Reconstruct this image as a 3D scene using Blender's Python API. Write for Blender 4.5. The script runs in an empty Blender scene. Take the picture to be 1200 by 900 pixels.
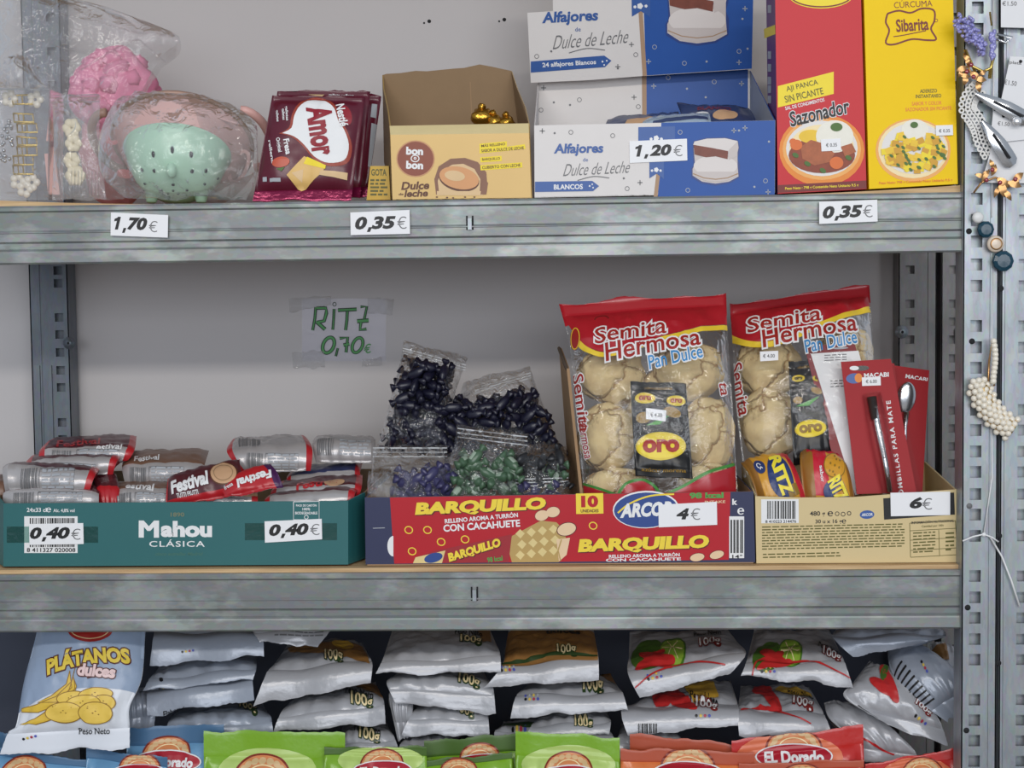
import bpy, math, random
import numpy as np
from mathutils import Vector, Matrix, noise
from mathutils.geometry import tessellate_polygon

# ------------------------------------------------------------------ camera, world, lights, exposure
scn = bpy.context.scene
COL = scn.collection
FPX = 1800.0
CAM = Vector((0.0681, -1.7676, 0.1021))
YAW, PITCH, ROLL = -0.0385, -0.0572, -0.0124
_cy, _sy, _cp, _sp, _cr, _sr = math.cos(YAW), math.sin(YAW), math.cos(PITCH), math.sin(PITCH), math.cos(ROLL), math.sin(ROLL)
FWD = Vector((_sy*_cp, _cy*_cp, _sp))
_r0 = Vector((_cy, -_sy, 0)); _u0 = _r0.cross(FWD)
RGT = _cr*_r0 + _sr*_u0
UPV = -_sr*_r0 + _cr*_u0
cd = bpy.data.cameras.new('camera'); cam = bpy.data.objects.new('camera', cd); COL.objects.link(cam)
cd.sensor_width = 36; cd.lens = FPX*36/1200; cd.clip_start = .05
cam.matrix_world = Matrix(((RGT.x, UPV.x, -FWD.x, CAM.x), (RGT.y, UPV.y, -FWD.y, CAM.y), (RGT.z, UPV.z, -FWD.z, CAM.z), (0, 0, 0, 1)))
scn.camera = cam

world = bpy.data.worlds.new('shop_light'); scn.world = world; world.use_nodes = True
world.node_tree.nodes['Background'].inputs[0].default_value = (0.80, 0.91, 1.06, 1)
world.node_tree.nodes['Background'].inputs[1].default_value = 0.38

def area(name, loc, target, sx, sy, power, color):
    l = bpy.data.lights.new(name, 'AREA'); l.shape = 'RECTANGLE'; l.size = sx; l.size_y = sy; l.energy = power; l.color = color
    o = bpy.data.objects.new(name, l); COL.objects.link(o); o.location = loc
    o.rotation_euler = (Vector(target)-Vector(loc)).to_track_quat('-Z', 'Y').to_euler()
    return o
area('ceiling_tube_lamp', (0.1, -3.0, 1.27), (0, 0.2, 0.1), 3.4, 0.16, 33, (1.0, 0.955, 0.89))
area('shop_front_window', (0.5, -4.3, 0.45), (0.1, 0.2, 0.05), 4.0, 1.1, 50, (0.95, 0.98, 1.03))
vs = scn.view_settings
vs.view_transform = 'Standard'; vs.look = 'None'; vs.exposure = 0.22; vs.gamma = 1.0; vs.use_curve_mapping = False
scn.cycles.transparent_max_bounces = 24
scn.cycles.max_bounces = 8

# ------------------------------------------------------------------ maths helpers
def ray(px, py): return FWD + RGT*((px-600)/FPX) - UPV*((py-450)/FPX)
def P(px, py, y):
    d = ray(px, py); return CAM + d*((y-CAM.y)/d.y)
def proj(p):
    q = p-CAM; z = q.dot(FWD); return (600+FPX*q.dot(RGT)/z, 450-FPX*q.dot(UPV)/z)
def lerp(a, b, t): return a+(b-a)*t
RND = random.Random(7)

# ------------------------------------------------------------------ materials
def s2l(c): return c/12.92 if c <= .04045 else ((c+.055)/1.055)**2.4
def rgb(r, g, b): return (s2l(r/255), s2l(g/255), s2l(b/255), 1)
MATS = {}
def mat(name, c, rough=.5, metal=0., spec=.5, var=.06, scale=60, bump=0., bscale=200, coat=0.):
    """plain surface with a little procedural mottling, and bump if asked"""
    if name in MATS: return MATS[name]
    m = bpy.data.materials.new(name); m.use_nodes = True; nt = m.node_tree; n = nt.nodes; L = nt.links
    b = n['Principled BSDF']; b.inputs['Roughness'].default_value = rough; b.inputs['Metallic'].default_value = metal
    b.inputs['Specular IOR Level'].default_value = spec; b.inputs['Coat Weight'].default_value = coat; b.inputs['Coat Roughness'].default_value = .12
    tc = n.new('ShaderNodeTexCoord'); nz = n.new('ShaderNodeTexNoise'); nz.inputs['Scale'].default_value = scale; nz.inputs['Detail'].default_value = 4
    L.new(tc.outputs['Object'], nz.inputs['Vector'])
    mx = n.new('ShaderNodeMix'); mx.data_type = 'RGBA'
    col = rgb(*c)
    mx.inputs[6].default_value = tuple(max(0, x*(1-var)) for x in col[:3])+(1,)
    mx.inputs[7].default_value = tuple(min(1, x*(1+var)) for x in col[:3])+(1,)
    L.new(nz.outputs['Fac'], mx.inputs[0]); L.new(mx.outputs[2], b.inputs['Base Color'])
    if bump:
        nb = n.new('ShaderNodeTexNoise'); nb.inputs['Scale'].default_value = bscale; nb.inputs['Detail'].default_value = 3
        L.new(tc.outputs['Object'], nb.inputs['Vector'])
        bp = n.new('ShaderNodeBump'); bp.inputs['Strength'].default_value = bump; bp.inputs['Distance'].default_value = .002
        L.new(nb.outputs['Fac'], bp.inputs['Height']); L.new(bp.outputs['Normal'], b.inputs['Normal'])
    MATS[name] = m; return m

def film(name, tint=(252, 252, 252), base=.03, rough=.06, bump=.5, bscale=60, haze=0.0):
    """thin clear plastic: see-through, with a glossy skin that grows towards grazing angles; haze adds a little milky scatter"""
    if name in MATS: return MATS[name]
    m = bpy.data.materials.new(name); m.use_nodes = True; nt = m.node_tree; n = nt.nodes; L = nt.links
    for x in list(n): n.remove(x)
    out = n.new('ShaderNodeOutputMaterial'); tr = n.new('ShaderNodeBsdfTransparent'); tr.inputs[0].default_value = rgb(*tint)
    gl = n.new('ShaderNodeBsdfGlossy'); gl.inputs['Roughness'].default_value = rough; gl.inputs[0].default_value = (1, 1, 1, 1)
    lw = n.new('ShaderNodeLayerWeight'); lw.inputs[0].default_value = .25
    ma = n.new('ShaderNodeMath'); ma.operation = 'MULTIPLY_ADD'; ma.inputs[1].default_value = .55; ma.inputs[2].default_value = base
    tc = n.new('ShaderNodeTexCoord'); nz = n.new('ShaderNodeTexNoise'); nz.inputs['Scale'].default_value = bscale; nz.inputs['Detail'].default_value = 3; nz.inputs['Distortion'].default_value = 1.5
    L.new(tc.outputs['Object'], nz.inputs['Vector'])
    bp = n.new('ShaderNodeBump'); bp.inputs['Strength'].default_value = bump; bp.inputs['Distance'].default_value = .006
    L.new(nz.outputs['Fac'], bp.inputs['Height'])
    L.new(bp.outputs['Normal'], gl.inputs['Normal']); L.new(bp.outputs['Normal'], lw.inputs['Normal'])
    L.new(lw.outputs['Fresnel'], ma.inputs[0])
    mx = n.new('ShaderNodeMixShader'); L.new(ma.outputs[0], mx.inputs[0])
    base_sh = tr.outputs[0]
    if haze:
        df = n.new('ShaderNodeBsdfDiffuse'); df.inputs[0].default_value = (.85, .85, .87, 1)
        m2 = n.new('ShaderNodeMixShader'); m2.inputs[0].default_value = haze
        L.new(tr.outputs[0], m2.inputs[1]); L.new(df.outputs[0], m2.inputs[2]); base_sh = m2.outputs[0]
    L.new(base_sh, mx.inputs[1]); L.new(gl.outputs[0], mx.inputs[2]); L.new(mx.outputs[0], out.inputs[0])
    MATS[name] = m; return m

def galvanized(name, dark, light, metal=.55, rough=.42, stretch=(1, 1, 1), lo=.45, hi=.62, scale=14):
    """zinc-coated steel: fine spangle plus pale worn patches"""
    m = bpy.data.materials.new(name); m.use_nodes = True; nt = m.node_tree; n = nt.nodes; L = nt.links
    b = n['Principled BSDF']; b.inputs['Metallic'].default_value = metal
    tc = n.new('ShaderNodeTexCoord'); mp = n.new('ShaderNodeMapping'); mp.inputs['Scale'].default_value = stretch
    L.new(tc.outputs['Object'], mp.inputs[0])
    n1 = n.new('ShaderNodeTexNoise'); n1.inputs['Scale'].default_value = scale; n1.inputs['Detail'].default_value = 5; n1.inputs['Roughness'].default_value = .6
    vo = n.new('ShaderNodeTexVoronoi'); vo.inputs['Scale'].default_value = 110
    L.new(mp.outputs[0], n1.inputs['Vector']); L.new(mp.outputs[0], vo.inputs['Vector'])
    cr = n.new('ShaderNodeValToRGB'); cr.color_ramp.elements[0].position = lo; cr.color_ramp.elements[1].position = hi
    cr.color_ramp.elements[0].color = rgb(*dark); cr.color_ramp.elements[1].color = rgb(*light)
    L.new(n1.outputs['Fac'], cr.inputs[0])
    mx = n.new('ShaderNodeMix'); mx.data_type = 'RGBA'; mx.blend_type = 'MULTIPLY'; mx.inputs[0].default_value = .14
    L.new(cr.outputs[0], mx.inputs[6]); L.new(vo.outputs['Color'], mx.inputs[7]); L.new(mx.outputs[2], b.inputs['Base Color'])
    mr = n.new('ShaderNodeMapRange'); mr.inputs[3].default_value = rough+.08; mr.inputs[4].default_value = rough-.08
    L.new(n1.outputs['Fac'], mr.inputs[0]); L.new(mr.outputs[0], b.inputs['Roughness'])
    MATS[name] = m; return m

def wood(name, a, bcol):
    m = bpy.data.materials.new(name); m.use_nodes = True; nt = m.node_tree; n = nt.nodes; L = nt.links
    b = n['Principled BSDF']; b.inputs['Roughness'].default_value = .65
    tc = n.new('ShaderNodeTexCoord'); mp = n.new('ShaderNodeMapping'); mp.inputs['Scale'].default_value = (3, 30, 60)
    nz = n.new('ShaderNodeTexNoise'); nz.inputs['Scale'].default_value = 4; nz.inputs['Detail'].default_value = 6
    cr = n.new('ShaderNodeValToRGB'); cr.color_ramp.elements[0].color = rgb(*a); cr.color_ramp.elements[1].color = rgb(*bcol)
    cr.color_ramp.elements[0].position = .3; cr.color_ramp.elements[1].position = .7
    L.new(tc.outputs['Object'], mp.inputs[0]); L.new(mp.outputs[0], nz.inputs['Vector']); L.new(nz.outputs['Fac'], cr.inputs[0]); L.new(cr.outputs[0], b.inputs['Base Color'])
    MATS[name] = m; return m

STEEL = galvanized('galvanized_steel', (130, 134, 133), (158, 162, 160), stretch=(1, 1, 2.2), lo=.50, hi=.60, scale=8, metal=.35)
STEELP = galvanized('galvanized_post', (150, 156, 162), (176, 182, 186), stretch=(3, 3, 1), lo=.35, hi=.7, scale=9)
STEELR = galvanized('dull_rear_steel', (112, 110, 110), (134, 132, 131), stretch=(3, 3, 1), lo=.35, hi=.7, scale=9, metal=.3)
STEELB = galvanized('bluish_shade_steel', (106, 113, 122), (122, 129, 138), stretch=(3, 3, 1), lo=.35, hi=.7, scale=9, metal=.35)  # post steel with the left end's bluish shade mixed into its colour
CHIP = wood('chipboard', (178, 142, 100), (222, 190, 144))
WALLM = mat('wall_paint', (200, 197, 198), .8, var=.02, scale=3, bump=.03, bscale=300)
WHITE = mat('white_print', (238, 238, 238), .5, var=.01)
TAGW = mat('tag_paper', (243, 243, 245), .55, var=.01)
BLACK = mat('black_ink', (22, 22, 24), .5)
GREY = mat('grey_ink', (110, 110, 112), .5)
LGREY = mat('pale_grey_ink', (172, 176, 182), .5)
HOLE = mat('dark_hole', (26, 27, 30), .8)
CARD = mat('brown_cardboard', (160, 128, 94), .75, var=.08, scale=90)
CARDD = mat('inner_cardboard', (142, 116, 86), .8, var=.07, scale=50)
FILM = film('clear_film', base=.02)
FILMB = film('clear_bag_film', base=.03, haze=.10, bump=.8, bscale=45)
FILMZ = film('zip_bag_film', base=.035, haze=.02, bump=.8, bscale=70, rough=.07)
ACRYL = film('clear_rigid_plastic', base=.03, bump=.1, rough=.03, haze=.05)
TAPE = film('clear_tape', tint=(252, 252, 252), base=.03, bump=.5, bscale=300, rough=.05, haze=.06)

# ------------------------------------------------------------------ mesh container
class MB:
    def __init__(s): s.v = []; s.f = []; s.fm = []; s.fs = []; s.mats = []
    def mi(s, m):
        if m not in s.mats: s.mats.append(m)
        return s.mats.index(m)
    def add(s, vs, fs, m, smooth=False):
        o = len(s.v); s.v += [Vector(v) for v in vs]; k = s.mi(m)
        for f in fs: s.f.append([i+o for i in f]); s.fm.append(k); s.fs.append(smooth)
    def hexa(s, q, back, m):
        """q: four front corners TL TR BR BL, back: offset vector or four back corners"""
        b = [p+back for p in q] if isinstance(back, Vector) else list(back)
        s.add(list(q)+b, [(0, 3, 2, 1), (4, 5, 6, 7), (0, 1, 5, 4), (1, 2, 6, 5), (2, 3, 7, 6), (3, 0, 4, 7)], m)
    def box(s, x0, x1, y0, y1, z0, z1, m):
        s.hexa([Vector((x0, y0, z1)), Vector((x1, y0, z1)), Vector((x1, y0, z0)), Vector((x0, y0, z0))], Vector((0, y1-y0, 0)), m)
    def sheet(s, q, t, m, m2=None):
        """flat panel of four or more corners with thickness t away from the camera side"""
        n = (q[1]-q[0]).cross(q[2]-q[0]).normalized()
        if n.dot(CAM-q[0]) < 0: n = -n
        k = len(q); b = [p-n*t for p in q]
        tris = tessellate_polygon([q])
        s.add(q, tris, m)
        s.add(b, tris, m2 or m)
        s.add(list(q)+b, [(i, (i+1) % k, k+(i+1) % k, k+i) for i in range(k)], m2 or m)
    def tube(s, pts, r, m, n=8, cap=True):
        pts = [Vector(p) for p in pts]; rr = r if isinstance(r, (list, tuple)) else [r]*len(pts); vs = []; fs = []
        for i, p in enumerate(pts):
            t = (pts[min(i+1, len(pts)-1)]-pts[max(i-1, 0)]).normalized()
            a = t.cross(Vector((0.13, 1, .21))); a = a.normalized() if a.length > .05 else t.cross(Vector((1, 0, 0))).normalized()
            b = t.cross(a)
            vs += [p+(a*math.cos(2*math.pi*k/n)+b*math.sin(2*math.pi*k/n))*rr[i] for k in range(n)]
        for i in range(len(pts)-1):
            fs += [(i*n+k, i*n+(k+1) % n, (i+1)*n+(k+1) % n, (i+1)*n+k) for k in range(n)]
        if cap: fs += [tuple(range(n)), tuple((len(pts)-1)*n+k for k in range(n))]
        s.add(vs, fs, m, True)
    def ball(s, c, rx, ry, rz, m, nu=14, nv=9, rot=None, amp=0, fr=40):
        vs = []; fs = []
        for j in range(nv+1):
            th = math.pi*j/nv
            for i in range(nu):
                ph = 2*math.pi*i/nu
                v = Vector((math.sin(th)*math.cos(ph), math.sin(th)*math.sin(ph), math.cos(th)))
                k = 1+(noise.noise(v*2+Vector(c)*fr)*amp if amp else 0)
                v = Vector((v.x*rx*k, v.y*ry*k, v.z*rz*k))
                if rot: v = rot @ v
                vs.append(Vector(c)+v)
        for j in range(nv):
            fs += [(j*nu+i, j*nu+(i+1) % nu, (j+1)*nu+(i+1) % nu, (j+1)*nu+i) for i in range(nu)]
        s.add(vs, fs, m, True)
    def lathe(s, prof, M4, m, n=32):
        """prof: (r, h) pairs turned about the local Z axis of matrix M4"""
        vs = []; fs = []
        for r, h in prof:
            vs += [M4 @ Vector((r*math.cos(2*math.pi*k/n), r*math.sin(2*math.pi*k/n), h)) for k in range(n)]
        for i in range(len(prof)-1):
            fs += [(i*n+k, i*n+(k+1) % n, (i+1)*n+(k+1) % n, (i+1)*n+k) for k in range(n)]
        s.add(vs, fs, m, True)
    def weld(s, d=1e-5):
        key = {}; mp = []; nv = []
        for v in s.v:
            k = (round(v.x/d), round(v.y/d), round(v.z/d))
            if k not in key: key[k] = len(nv); nv.append(v)
            mp.append(key[k])
        f2 = []; m2 = []; s2 = []
        for f, a, b in zip(s.f, s.fm, s.fs):
            g = []
            for i in f:
                i = mp[i]
                if i not in g: g.append(i)
            if len(g) > 2: f2.append(g); m2.append(a); s2.append(b)
        s.v, s.f, s.fm, s.fs = nv, f2, m2, s2

WLOC = {}
def build(name, mb, parent=None, loc=None, label=None, cat=None, group=None, kind=None):
    lo = Vector((min(v.x for v in mb.v), min(v.y for v in mb.v), min(v.z for v in mb.v)))
    hi = Vector((max(v.x for v in mb.v), max(v.y for v in mb.v), max(v.z for v in mb.v)))
    if loc is None: loc = Vector(((lo.x+hi.x)/2, (lo.y+hi.y)/2, lo.z))
    me = bpy.data.meshes.new(name)
    me.from_pydata([v-loc for v in mb.v], [], mb.f)
    for m in mb.mats: me.materials.append(m)
    me.polygons.foreach_set('material_index', mb.fm); me.polygons.foreach_set('use_smooth', mb.fs)
    me.update()
    o = bpy.data.objects.new(name, me); COL.objects.link(o)
    WLOC[o.name] = loc
    if parent: o.parent = parent; o.location = loc-WLOC[parent.name]
    else: o.location = loc
    tag(o, label, cat, group, kind)
    return o
def tag(o, label=None, cat=None, group=None, kind=None):
    for k, v in (('label', label), ('category', cat), ('group', group), ('kind', kind)):
        if v: o[k] = v
def thing(name, label, cat, loc, group=None):
    o = bpy.data.objects.new(name, None); COL.objects.link(o); o.location = loc; o.empty_display_size = .02
    WLOC[o.name] = Vector(loc); tag(o, label, cat, group); return o

def packet(name, b, sb, label, cat, group=None, seal='crimped_seal'):
    """a packet as a thing: its pouch and its crimped ends"""
    lo = min(v.z for v in b.v); c = sum(b.v, Vector())/len(b.v)
    o = thing(name, label, cat, Vector((c.x, c.y, lo)), group); build('pouch', b, o)
    for q in (sb if isinstance(sb, list) else [sb]):
        if q.v: build(seal, q, o)
    return o

# ------------------------------------------------------------------ flat shapes (2-D, photo-like axes: x right, y down)
def poly(pts):
    v = [Vector((x, y, 0)) for x, y in pts]
    return [(x, y) for x, y in pts], tessellate_polygon([v])
def rect(x0, y0, x1, y1, rot=0):
    cx, cy = (x0+x1)/2, (y0+y1)/2; c, s = math.cos(math.radians(rot)), math.sin(math.radians(rot))
    return poly([(cx+(x-cx)*c-(y-cy)*s, cy+(x-cx)*s+(y-cy)*c) for x, y in ((x0, y0), (x1, y0), (x1, y1), (x0, y1))])
def ell(cx, cy, rx, ry=None, rot=0, a0=0, a1=360, n=28):
    ry = ry or rx; c, s = math.cos(math.radians(rot)), math.sin(math.radians(rot)); full = a1-a0 >= 360
    pts = []
    for k in range(n if full else n+1):
        t = math.radians(a0+(a1-a0)*k/n); x, y = rx*math.cos(t), ry*math.sin(t)
        pts.append((cx+x*c-y*s, cy+x*s+y*c))
    return poly(pts)
def stroke(pts, w):
    """line of width w along pts"""
    L = []; R = []
    for i, p in enumerate(pts):
        a = pts[max(i-1, 0)]; b = pts[min(i+1, len(pts)-1)]; dx, dy = b[0]-a[0], b[1]-a[1]; l = math.hypot(dx, dy) or 1
        L.append((p[0]-dy/l*w/2, p[1]+dx/l*w/2)); R.append((p[0]+dy/l*w/2, p[1]-dx/l*w/2))
    n = len(pts); return L+R, [t for i in range(n-1) for t in ((i, i+1, n+i+1), (i, n+i+1, n+i))]
def ring(cx, cy, rx, ry, w, rot=0, a0=0, a1=360, n=32):
    c, s = math.cos(math.radians(rot)), math.sin(math.radians(rot)); p = []
    for k in range(n+1):
        t = math.radians(a0+(a1-a0)*k/n); x, y = rx*math.cos(t), ry*math.sin(t); p.append((cx+x*c-y*s, cy+x*s+y*c))
    return stroke(p, w)
def curve(pts, k=6):
    out = []
    for i in range(len(pts)-1):
        p0 = pts[max(i-1, 0)]; p1 = pts[i]; p2 = pts[i+1]; p3 = pts[min(i+2, len(pts)-1)]
        for j in range(k):
            t = j/k
            out.append(tuple(.5*((2*b)+(-a+c)*t+(2*a-5*b+4*c-d)*t*t+(-a+3*b-3*c+d)*t**3) for a, b, c, d in zip(p0, p1, p2, p3)))
    out.append(tuple(pts[-1])); return out
def multi(shapes):
    V = []; T = []
    for v, t in shapes:
        o = len(V); V += v; T += [tuple(i+o for i in f) for f in t]
    return V, T
_TXT = {}
def glyphs(s, bold=0., shear=0., space=1.):
    k = (s, bold, shear, space)
    if k not in _TXT:
        cu = bpy.data.curves.new('txt', 'FONT'); cu.body = s; cu.size = 1; cu.offset = bold; cu.shear = shear; cu.space_character = space; cu.resolution_u = 3
        o = bpy.data.objects.new('txt', cu); COL.objects.link(o)
        dg = bpy.context.evaluated_depsgraph_get(); dg.update()
        me = bpy.data.meshes.new_from_object(o.evaluated_get(dg)); me.calc_loop_triangles()
        v = [(a.co.x, a.co.y) for a in me.vertices]; t = [tuple(x.vertices) for x in me.loop_triangles]
        bpy.data.objects.remove(o); bpy.data.curves.remove(cu); bpy.data.meshes.remove(me)
        _TXT[k] = (v, t)
    return _TXT[k]
def text(s, cx, cy, w, h=None, rot=0, shear=0., bold=.02, grow=0., space=1., arc=0.):
    """text fitted to w x h about cx, cy; grow fattens it for an outline beneath the same text; arc lifts the middle (px)"""
    v0, _ = glyphs(s, bold, shear, space); v, t = glyphs(s, bold+grow, shear, space) if grow else (v0, _)
    if not v0: return [], []
    x0, x1 = min(a for a, b in v0), max(a for a, b in v0); y0, y1 = min(b for a, b in v0), max(b for a, b in v0)
    sx = w/(x1-x0); sy = (h/(y1-y0)) if h else sx
    c, sn = math.cos(math.radians(rot)), math.sin(math.radians(rot)); out = []
    for a, b in v:
        x = (a-(x0+x1)/2)*sx; y = -(b-(y0+y1)/2)*sy
        if arc: y -= arc*(1-(2*x/w)**2)
        out.append((cx+x*c-y*sn, cy+x*sn+y*c))
    return out, t
def barcode(x0, y0, x1, y1, seed=1):
    r = random.Random(seed); x = x0; S = []
    while x < x1-.5:
        w = r.choice((.6, .9, 1.4, 1.9)); S.append(rect(x, y0, min(x+w, x1), y1)); x += w+r.choice((.6, .9, 1.5))
    return multi(S)
def fineprint(x0, y0, x1, y1, rows, slope=0., seed=1, hgt=.55):
    """illegible small print: rows of word-length dashes"""
    r = random.Random(seed); S = []; st = (y1-y0)/rows
    for k in range(rows):
        x = x0; y = y0+st*k
        while x < x1-3:
            w = min(r.uniform(3, 11), x1-x); yy = y+slope*(x-x0)
            S.append(poly([(x, yy), (x+w, yy+slope*w), (x+w, yy+slope*w+st*hgt), (x, yy+st*hgt)])); x += w+1.6
    return multi(S)

# ------------------------------------------------------------------ what prints are laid onto
class Flat:
    """a plane in space; prints given in photo coordinates land where that line of sight meets the plane"""
    def __init__(s, a, b, c):
        s.o = Vector(a); s.n = (Vector(b)-s.o).cross(Vector(c)-s.o).normalized()
        if s.n.dot(CAM-s.o) < 0: s.n = -s.n
    def at(s, x, y, off=0.):
        d = ray(x, y); t = (s.o-CAM).dot(s.n)/d.dot(s.n); return CAM+d*t+s.n*off
    def lay(s, mb, shape, m, layer=1):
        v, t = shape; mb.k = getattr(mb, 'k', 0)+1; off = .00018*layer+5e-6*mb.k; mb.add([s.at(x, y, off) for x, y in v], t, m)

def clip(pg, ax, val, keep_hi):
    out = []
    for i in range(len(pg)):
        a, b = pg[i], pg[(i+1) % len(pg)]
        ia = (a[ax] >= val) == keep_hi or a[ax] == val; ib = (b[ax] >= val) == keep_hi or b[ax] == val
        if ia: out.append(a)
        if ia != ib:
            t = (val-a[ax])/(b[ax]-a[ax]); out.append(tuple(a[k]+(b[k]-a[k])*t for k in (0, 1)))
    return out

class Bag:
    """a soft flat packet: rows of (left px, right px, depth [, right depth]) give its centre sheet from top to bottom; front and back
    swell to tf and tb, ends crimped over the seal fractions, with folds running in from the seals and crumples all over"""
    def __init__(s, rows, tf, tb, seed=0, wr=.002, seal=(.06, .06), nu=26, nv=26, fold=.003, pull=.02, wave=.002, sidepow=2.6, rag=.004, crumple=1.0, nfold=5):
        r = random.Random(seed); Ls = []; Rs = []
        for row in rows:
            a, b, d = row[0], row[1], row[2]; d2 = row[3] if len(row) > 3 else d
            Ls.append(P(a[0], a[1], d)); Rs.append(P(b[0], b[1], d2))
        if len(rows) > 2: Lc = curve([tuple(p) for p in Ls], 12); Rc = curve([tuple(p) for p in Rs], 12)
        else: Lc = [tuple(lerp(Ls[0], Ls[1], k/16)) for k in range(17)]; Rc = [tuple(lerp(Rs[0], Rs[1], k/16)) for k in range(17)]
        Lc = [Vector(p) for p in Lc]; Rc = [Vector(p) for p in Rc]
        acc = [0]
        for k in range(1, len(Lc)): acc.append(acc[-1]+((Lc[k]+Rc[k])/2-(Lc[k-1]+Rc[k-1])/2).length)
        s.acc = [a/acc[-1] for a in acc]; s.Lc, s.Rc = Lc, Rc
        vv = []
        if seal[0]: vv += [seal[0]*k/6 for k in range(6)]
        vv += [seal[0]+(1-seal[0]-seal[1])*k/nv for k in range(nv+1)]
        if seal[1]: vv += [1-seal[1]+seal[1]*k/6 for k in range(1, 7)]
        s.vv = vv; s.nu = nu; s.F = []; s.B = []; s.N = []
        L, R = s.lr(.5); L2, R2 = s.lr(.55); nm = (R-L).cross(L2-L); sg = 1 if nm.dot(CAM-(L+R)/2) > 0 else -1
        ph = r.uniform(0, 6); ph2 = r.uniform(0, 6); so = Vector((r.uniform(0, 50), r.uniform(0, 50), r.uniform(0, 50)))
        for j, v in enumerate(vv):
            L, R = s.lr(v); La, Ra = s.lr(max(0, v-.02)); Lb, Rb = s.lr(min(1, v+.02))
            x = min(1, max(0, (v-seal[0])/(1-seal[0]-seal[1])))
            g = max(0, 1-abs(2*x-1)**sidepow)**.75
            inseal = v <= seal[0]+1e-6 or v >= 1-seal[1]-1e-6
            fr = []; bk = []; nn = []
            for i in range(nu+1):
                u = i/nu; u2 = .5+(u-.5)*(1-pull*g)
                f = max(0, 1-abs(2*u-1)**sidepow)**.75
                p = lerp(L, R, u2); n = ((R-L).cross(lerp(Lb, Rb, u)-lerp(La, Ra, u))*sg).normalized()
                q = p*38+so
                cr = noise.noise(q)*.7+(.5-abs(noise.noise(q*1.9+so)))*.9*crumple+(.35-abs(noise.noise(q*4.1+so)))*.35*crumple
                env = math.exp(-x/.16)+math.exp(-(1-x)/.16)
                fo = math.sin(u*6.283*nfold+ph+5*noise.noise(Vector((u*3, v*2, seed)))+2*noise.noise(Vector((u*8, v*3, seed+9))))*fold*(.5+1.2*abs(noise.noise(Vector((u*5, v*4, seed+3)))))*env*min(1, g*3)
                w = (cr*wr+fo)*min(1, f*1.6)*(0 if inseal else 1)*min(1, g*2)
                wv = math.sin(u*9+ph2)*wave*math.exp(-min(x, 1-x)/.1)
                if inseal: wv += (.0005 if j % 2 else -.0005)
                e = 0.
                if v <= 1e-6 or v >= 1-1e-6: p = p+(Lb-La).normalized()*(r.uniform(-.0006, .0006)+rag*noise.noise(Vector((u*4, seed, v))))
                fr.append(p+n*(tf*f*g+w+wv)); bk.append(p-n*(tb*f*g-w*.3-wv)-n*.0004); nn.append(n)
            s.F.append(fr); s.B.append(bk); s.N.append(nn)
        # line-of-sight table for prints
        s.tab = []
        for k in range(161):
            v = k/160; L, R = s.lr(v); s.tab.append((v, proj(L), proj(R)))
        s.TL = np.array([t[1] for t in s.tab]); s.TR = np.array([t[2] for t in s.tab]); s.TD = s.TR-s.TL
    def lr(s, v):
        a = s.acc; lo = 0
        for k in range(1, len(a)):
            if v <= a[k] or k == len(a)-1: lo = k-1; break
        t = (v-a[lo])/((a[lo+1]-a[lo]) or 1); return lerp(s.Lc[lo], s.Lc[lo+1], t), lerp(s.Rc[lo], s.Rc[lo+1], t)
    def skin(s, mb, m, mback=None, cell=None, seal_mb=None, seal_is=None):
        nj = len(s.vv); n = s.nu+1
        cut = lambda j, i: seal_mb is not None and seal_is((i+.5)/s.nu, (s.vv[j]+s.vv[j+1])/2)
        pair = seal_mb if isinstance(seal_mb, list) else [seal_mb, seal_mb]
        idx = [(j, i) for j in range(nj-1) for i in range(s.nu) if not cut(j, i)]
        if seal_mb is not None:
            for j in range(nj-1):
                for i in range(s.nu):
                    if not cut(j, i): continue
                    mm = cell((i+.5)/s.nu, (s.vv[j]+s.vv[j+1])/2) if cell else m
                    tgt = pair[0] if i < s.nu/2 else pair[1]
                    tgt.add([s.F[j][i], s.F[j][i+1], s.F[j+1][i+1], s.F[j+1][i]], [(0, 1, 2, 3)], mm, True)
                    tgt.add([s.B[j][i], s.B[j][i+1], s.B[j+1][i+1], s.B[j+1][i]], [(0, 1, 2, 3)], mm, True)
            for q in pair: q.weld()
        fl = [p for row in s.F for p in row]; bl = [p for row in s.B for p in row]
        groups = {}
        for j, i in idx:
            mm = cell((i+.5)/s.nu, (s.vv[j]+s.vv[j+1])/2) if cell else m
            groups.setdefault(mm, []).append((j*n+i, j*n+i+1, (j+1)*n+i+1, (j+1)*n+i))
        o = len(mb.v); mb.v += fl
        for mm, fs in groups.items():
            k = mb.mi(mm)
            for f in fs: mb.f.append([a+o for a in f]); mb.fm.append(k); mb.fs.append(True)
        mb.add(bl, [(j*n+i, (j+1)*n+i, (j+1)*n+i+1, j*n+i+1) for j, i in idx], mback or m, True)
        # close the rim
        rim = [(0, i) for i in range(n)]+[(j, n-1) for j in range(1, nj)]+[(nj-1, i) for i in range(n-2, -1, -1)]+[(j, 0) for j in range(nj-2, 0, -1)]
        vs = [s.F[j][i] for j, i in rim]+[s.B[j][i] for j, i in rim]; k = len(rim)
        mb.add(vs, [(a, (a+1) % k, k+(a+1) % k, k+a) for a in range(k)], mback or m, True)
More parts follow.
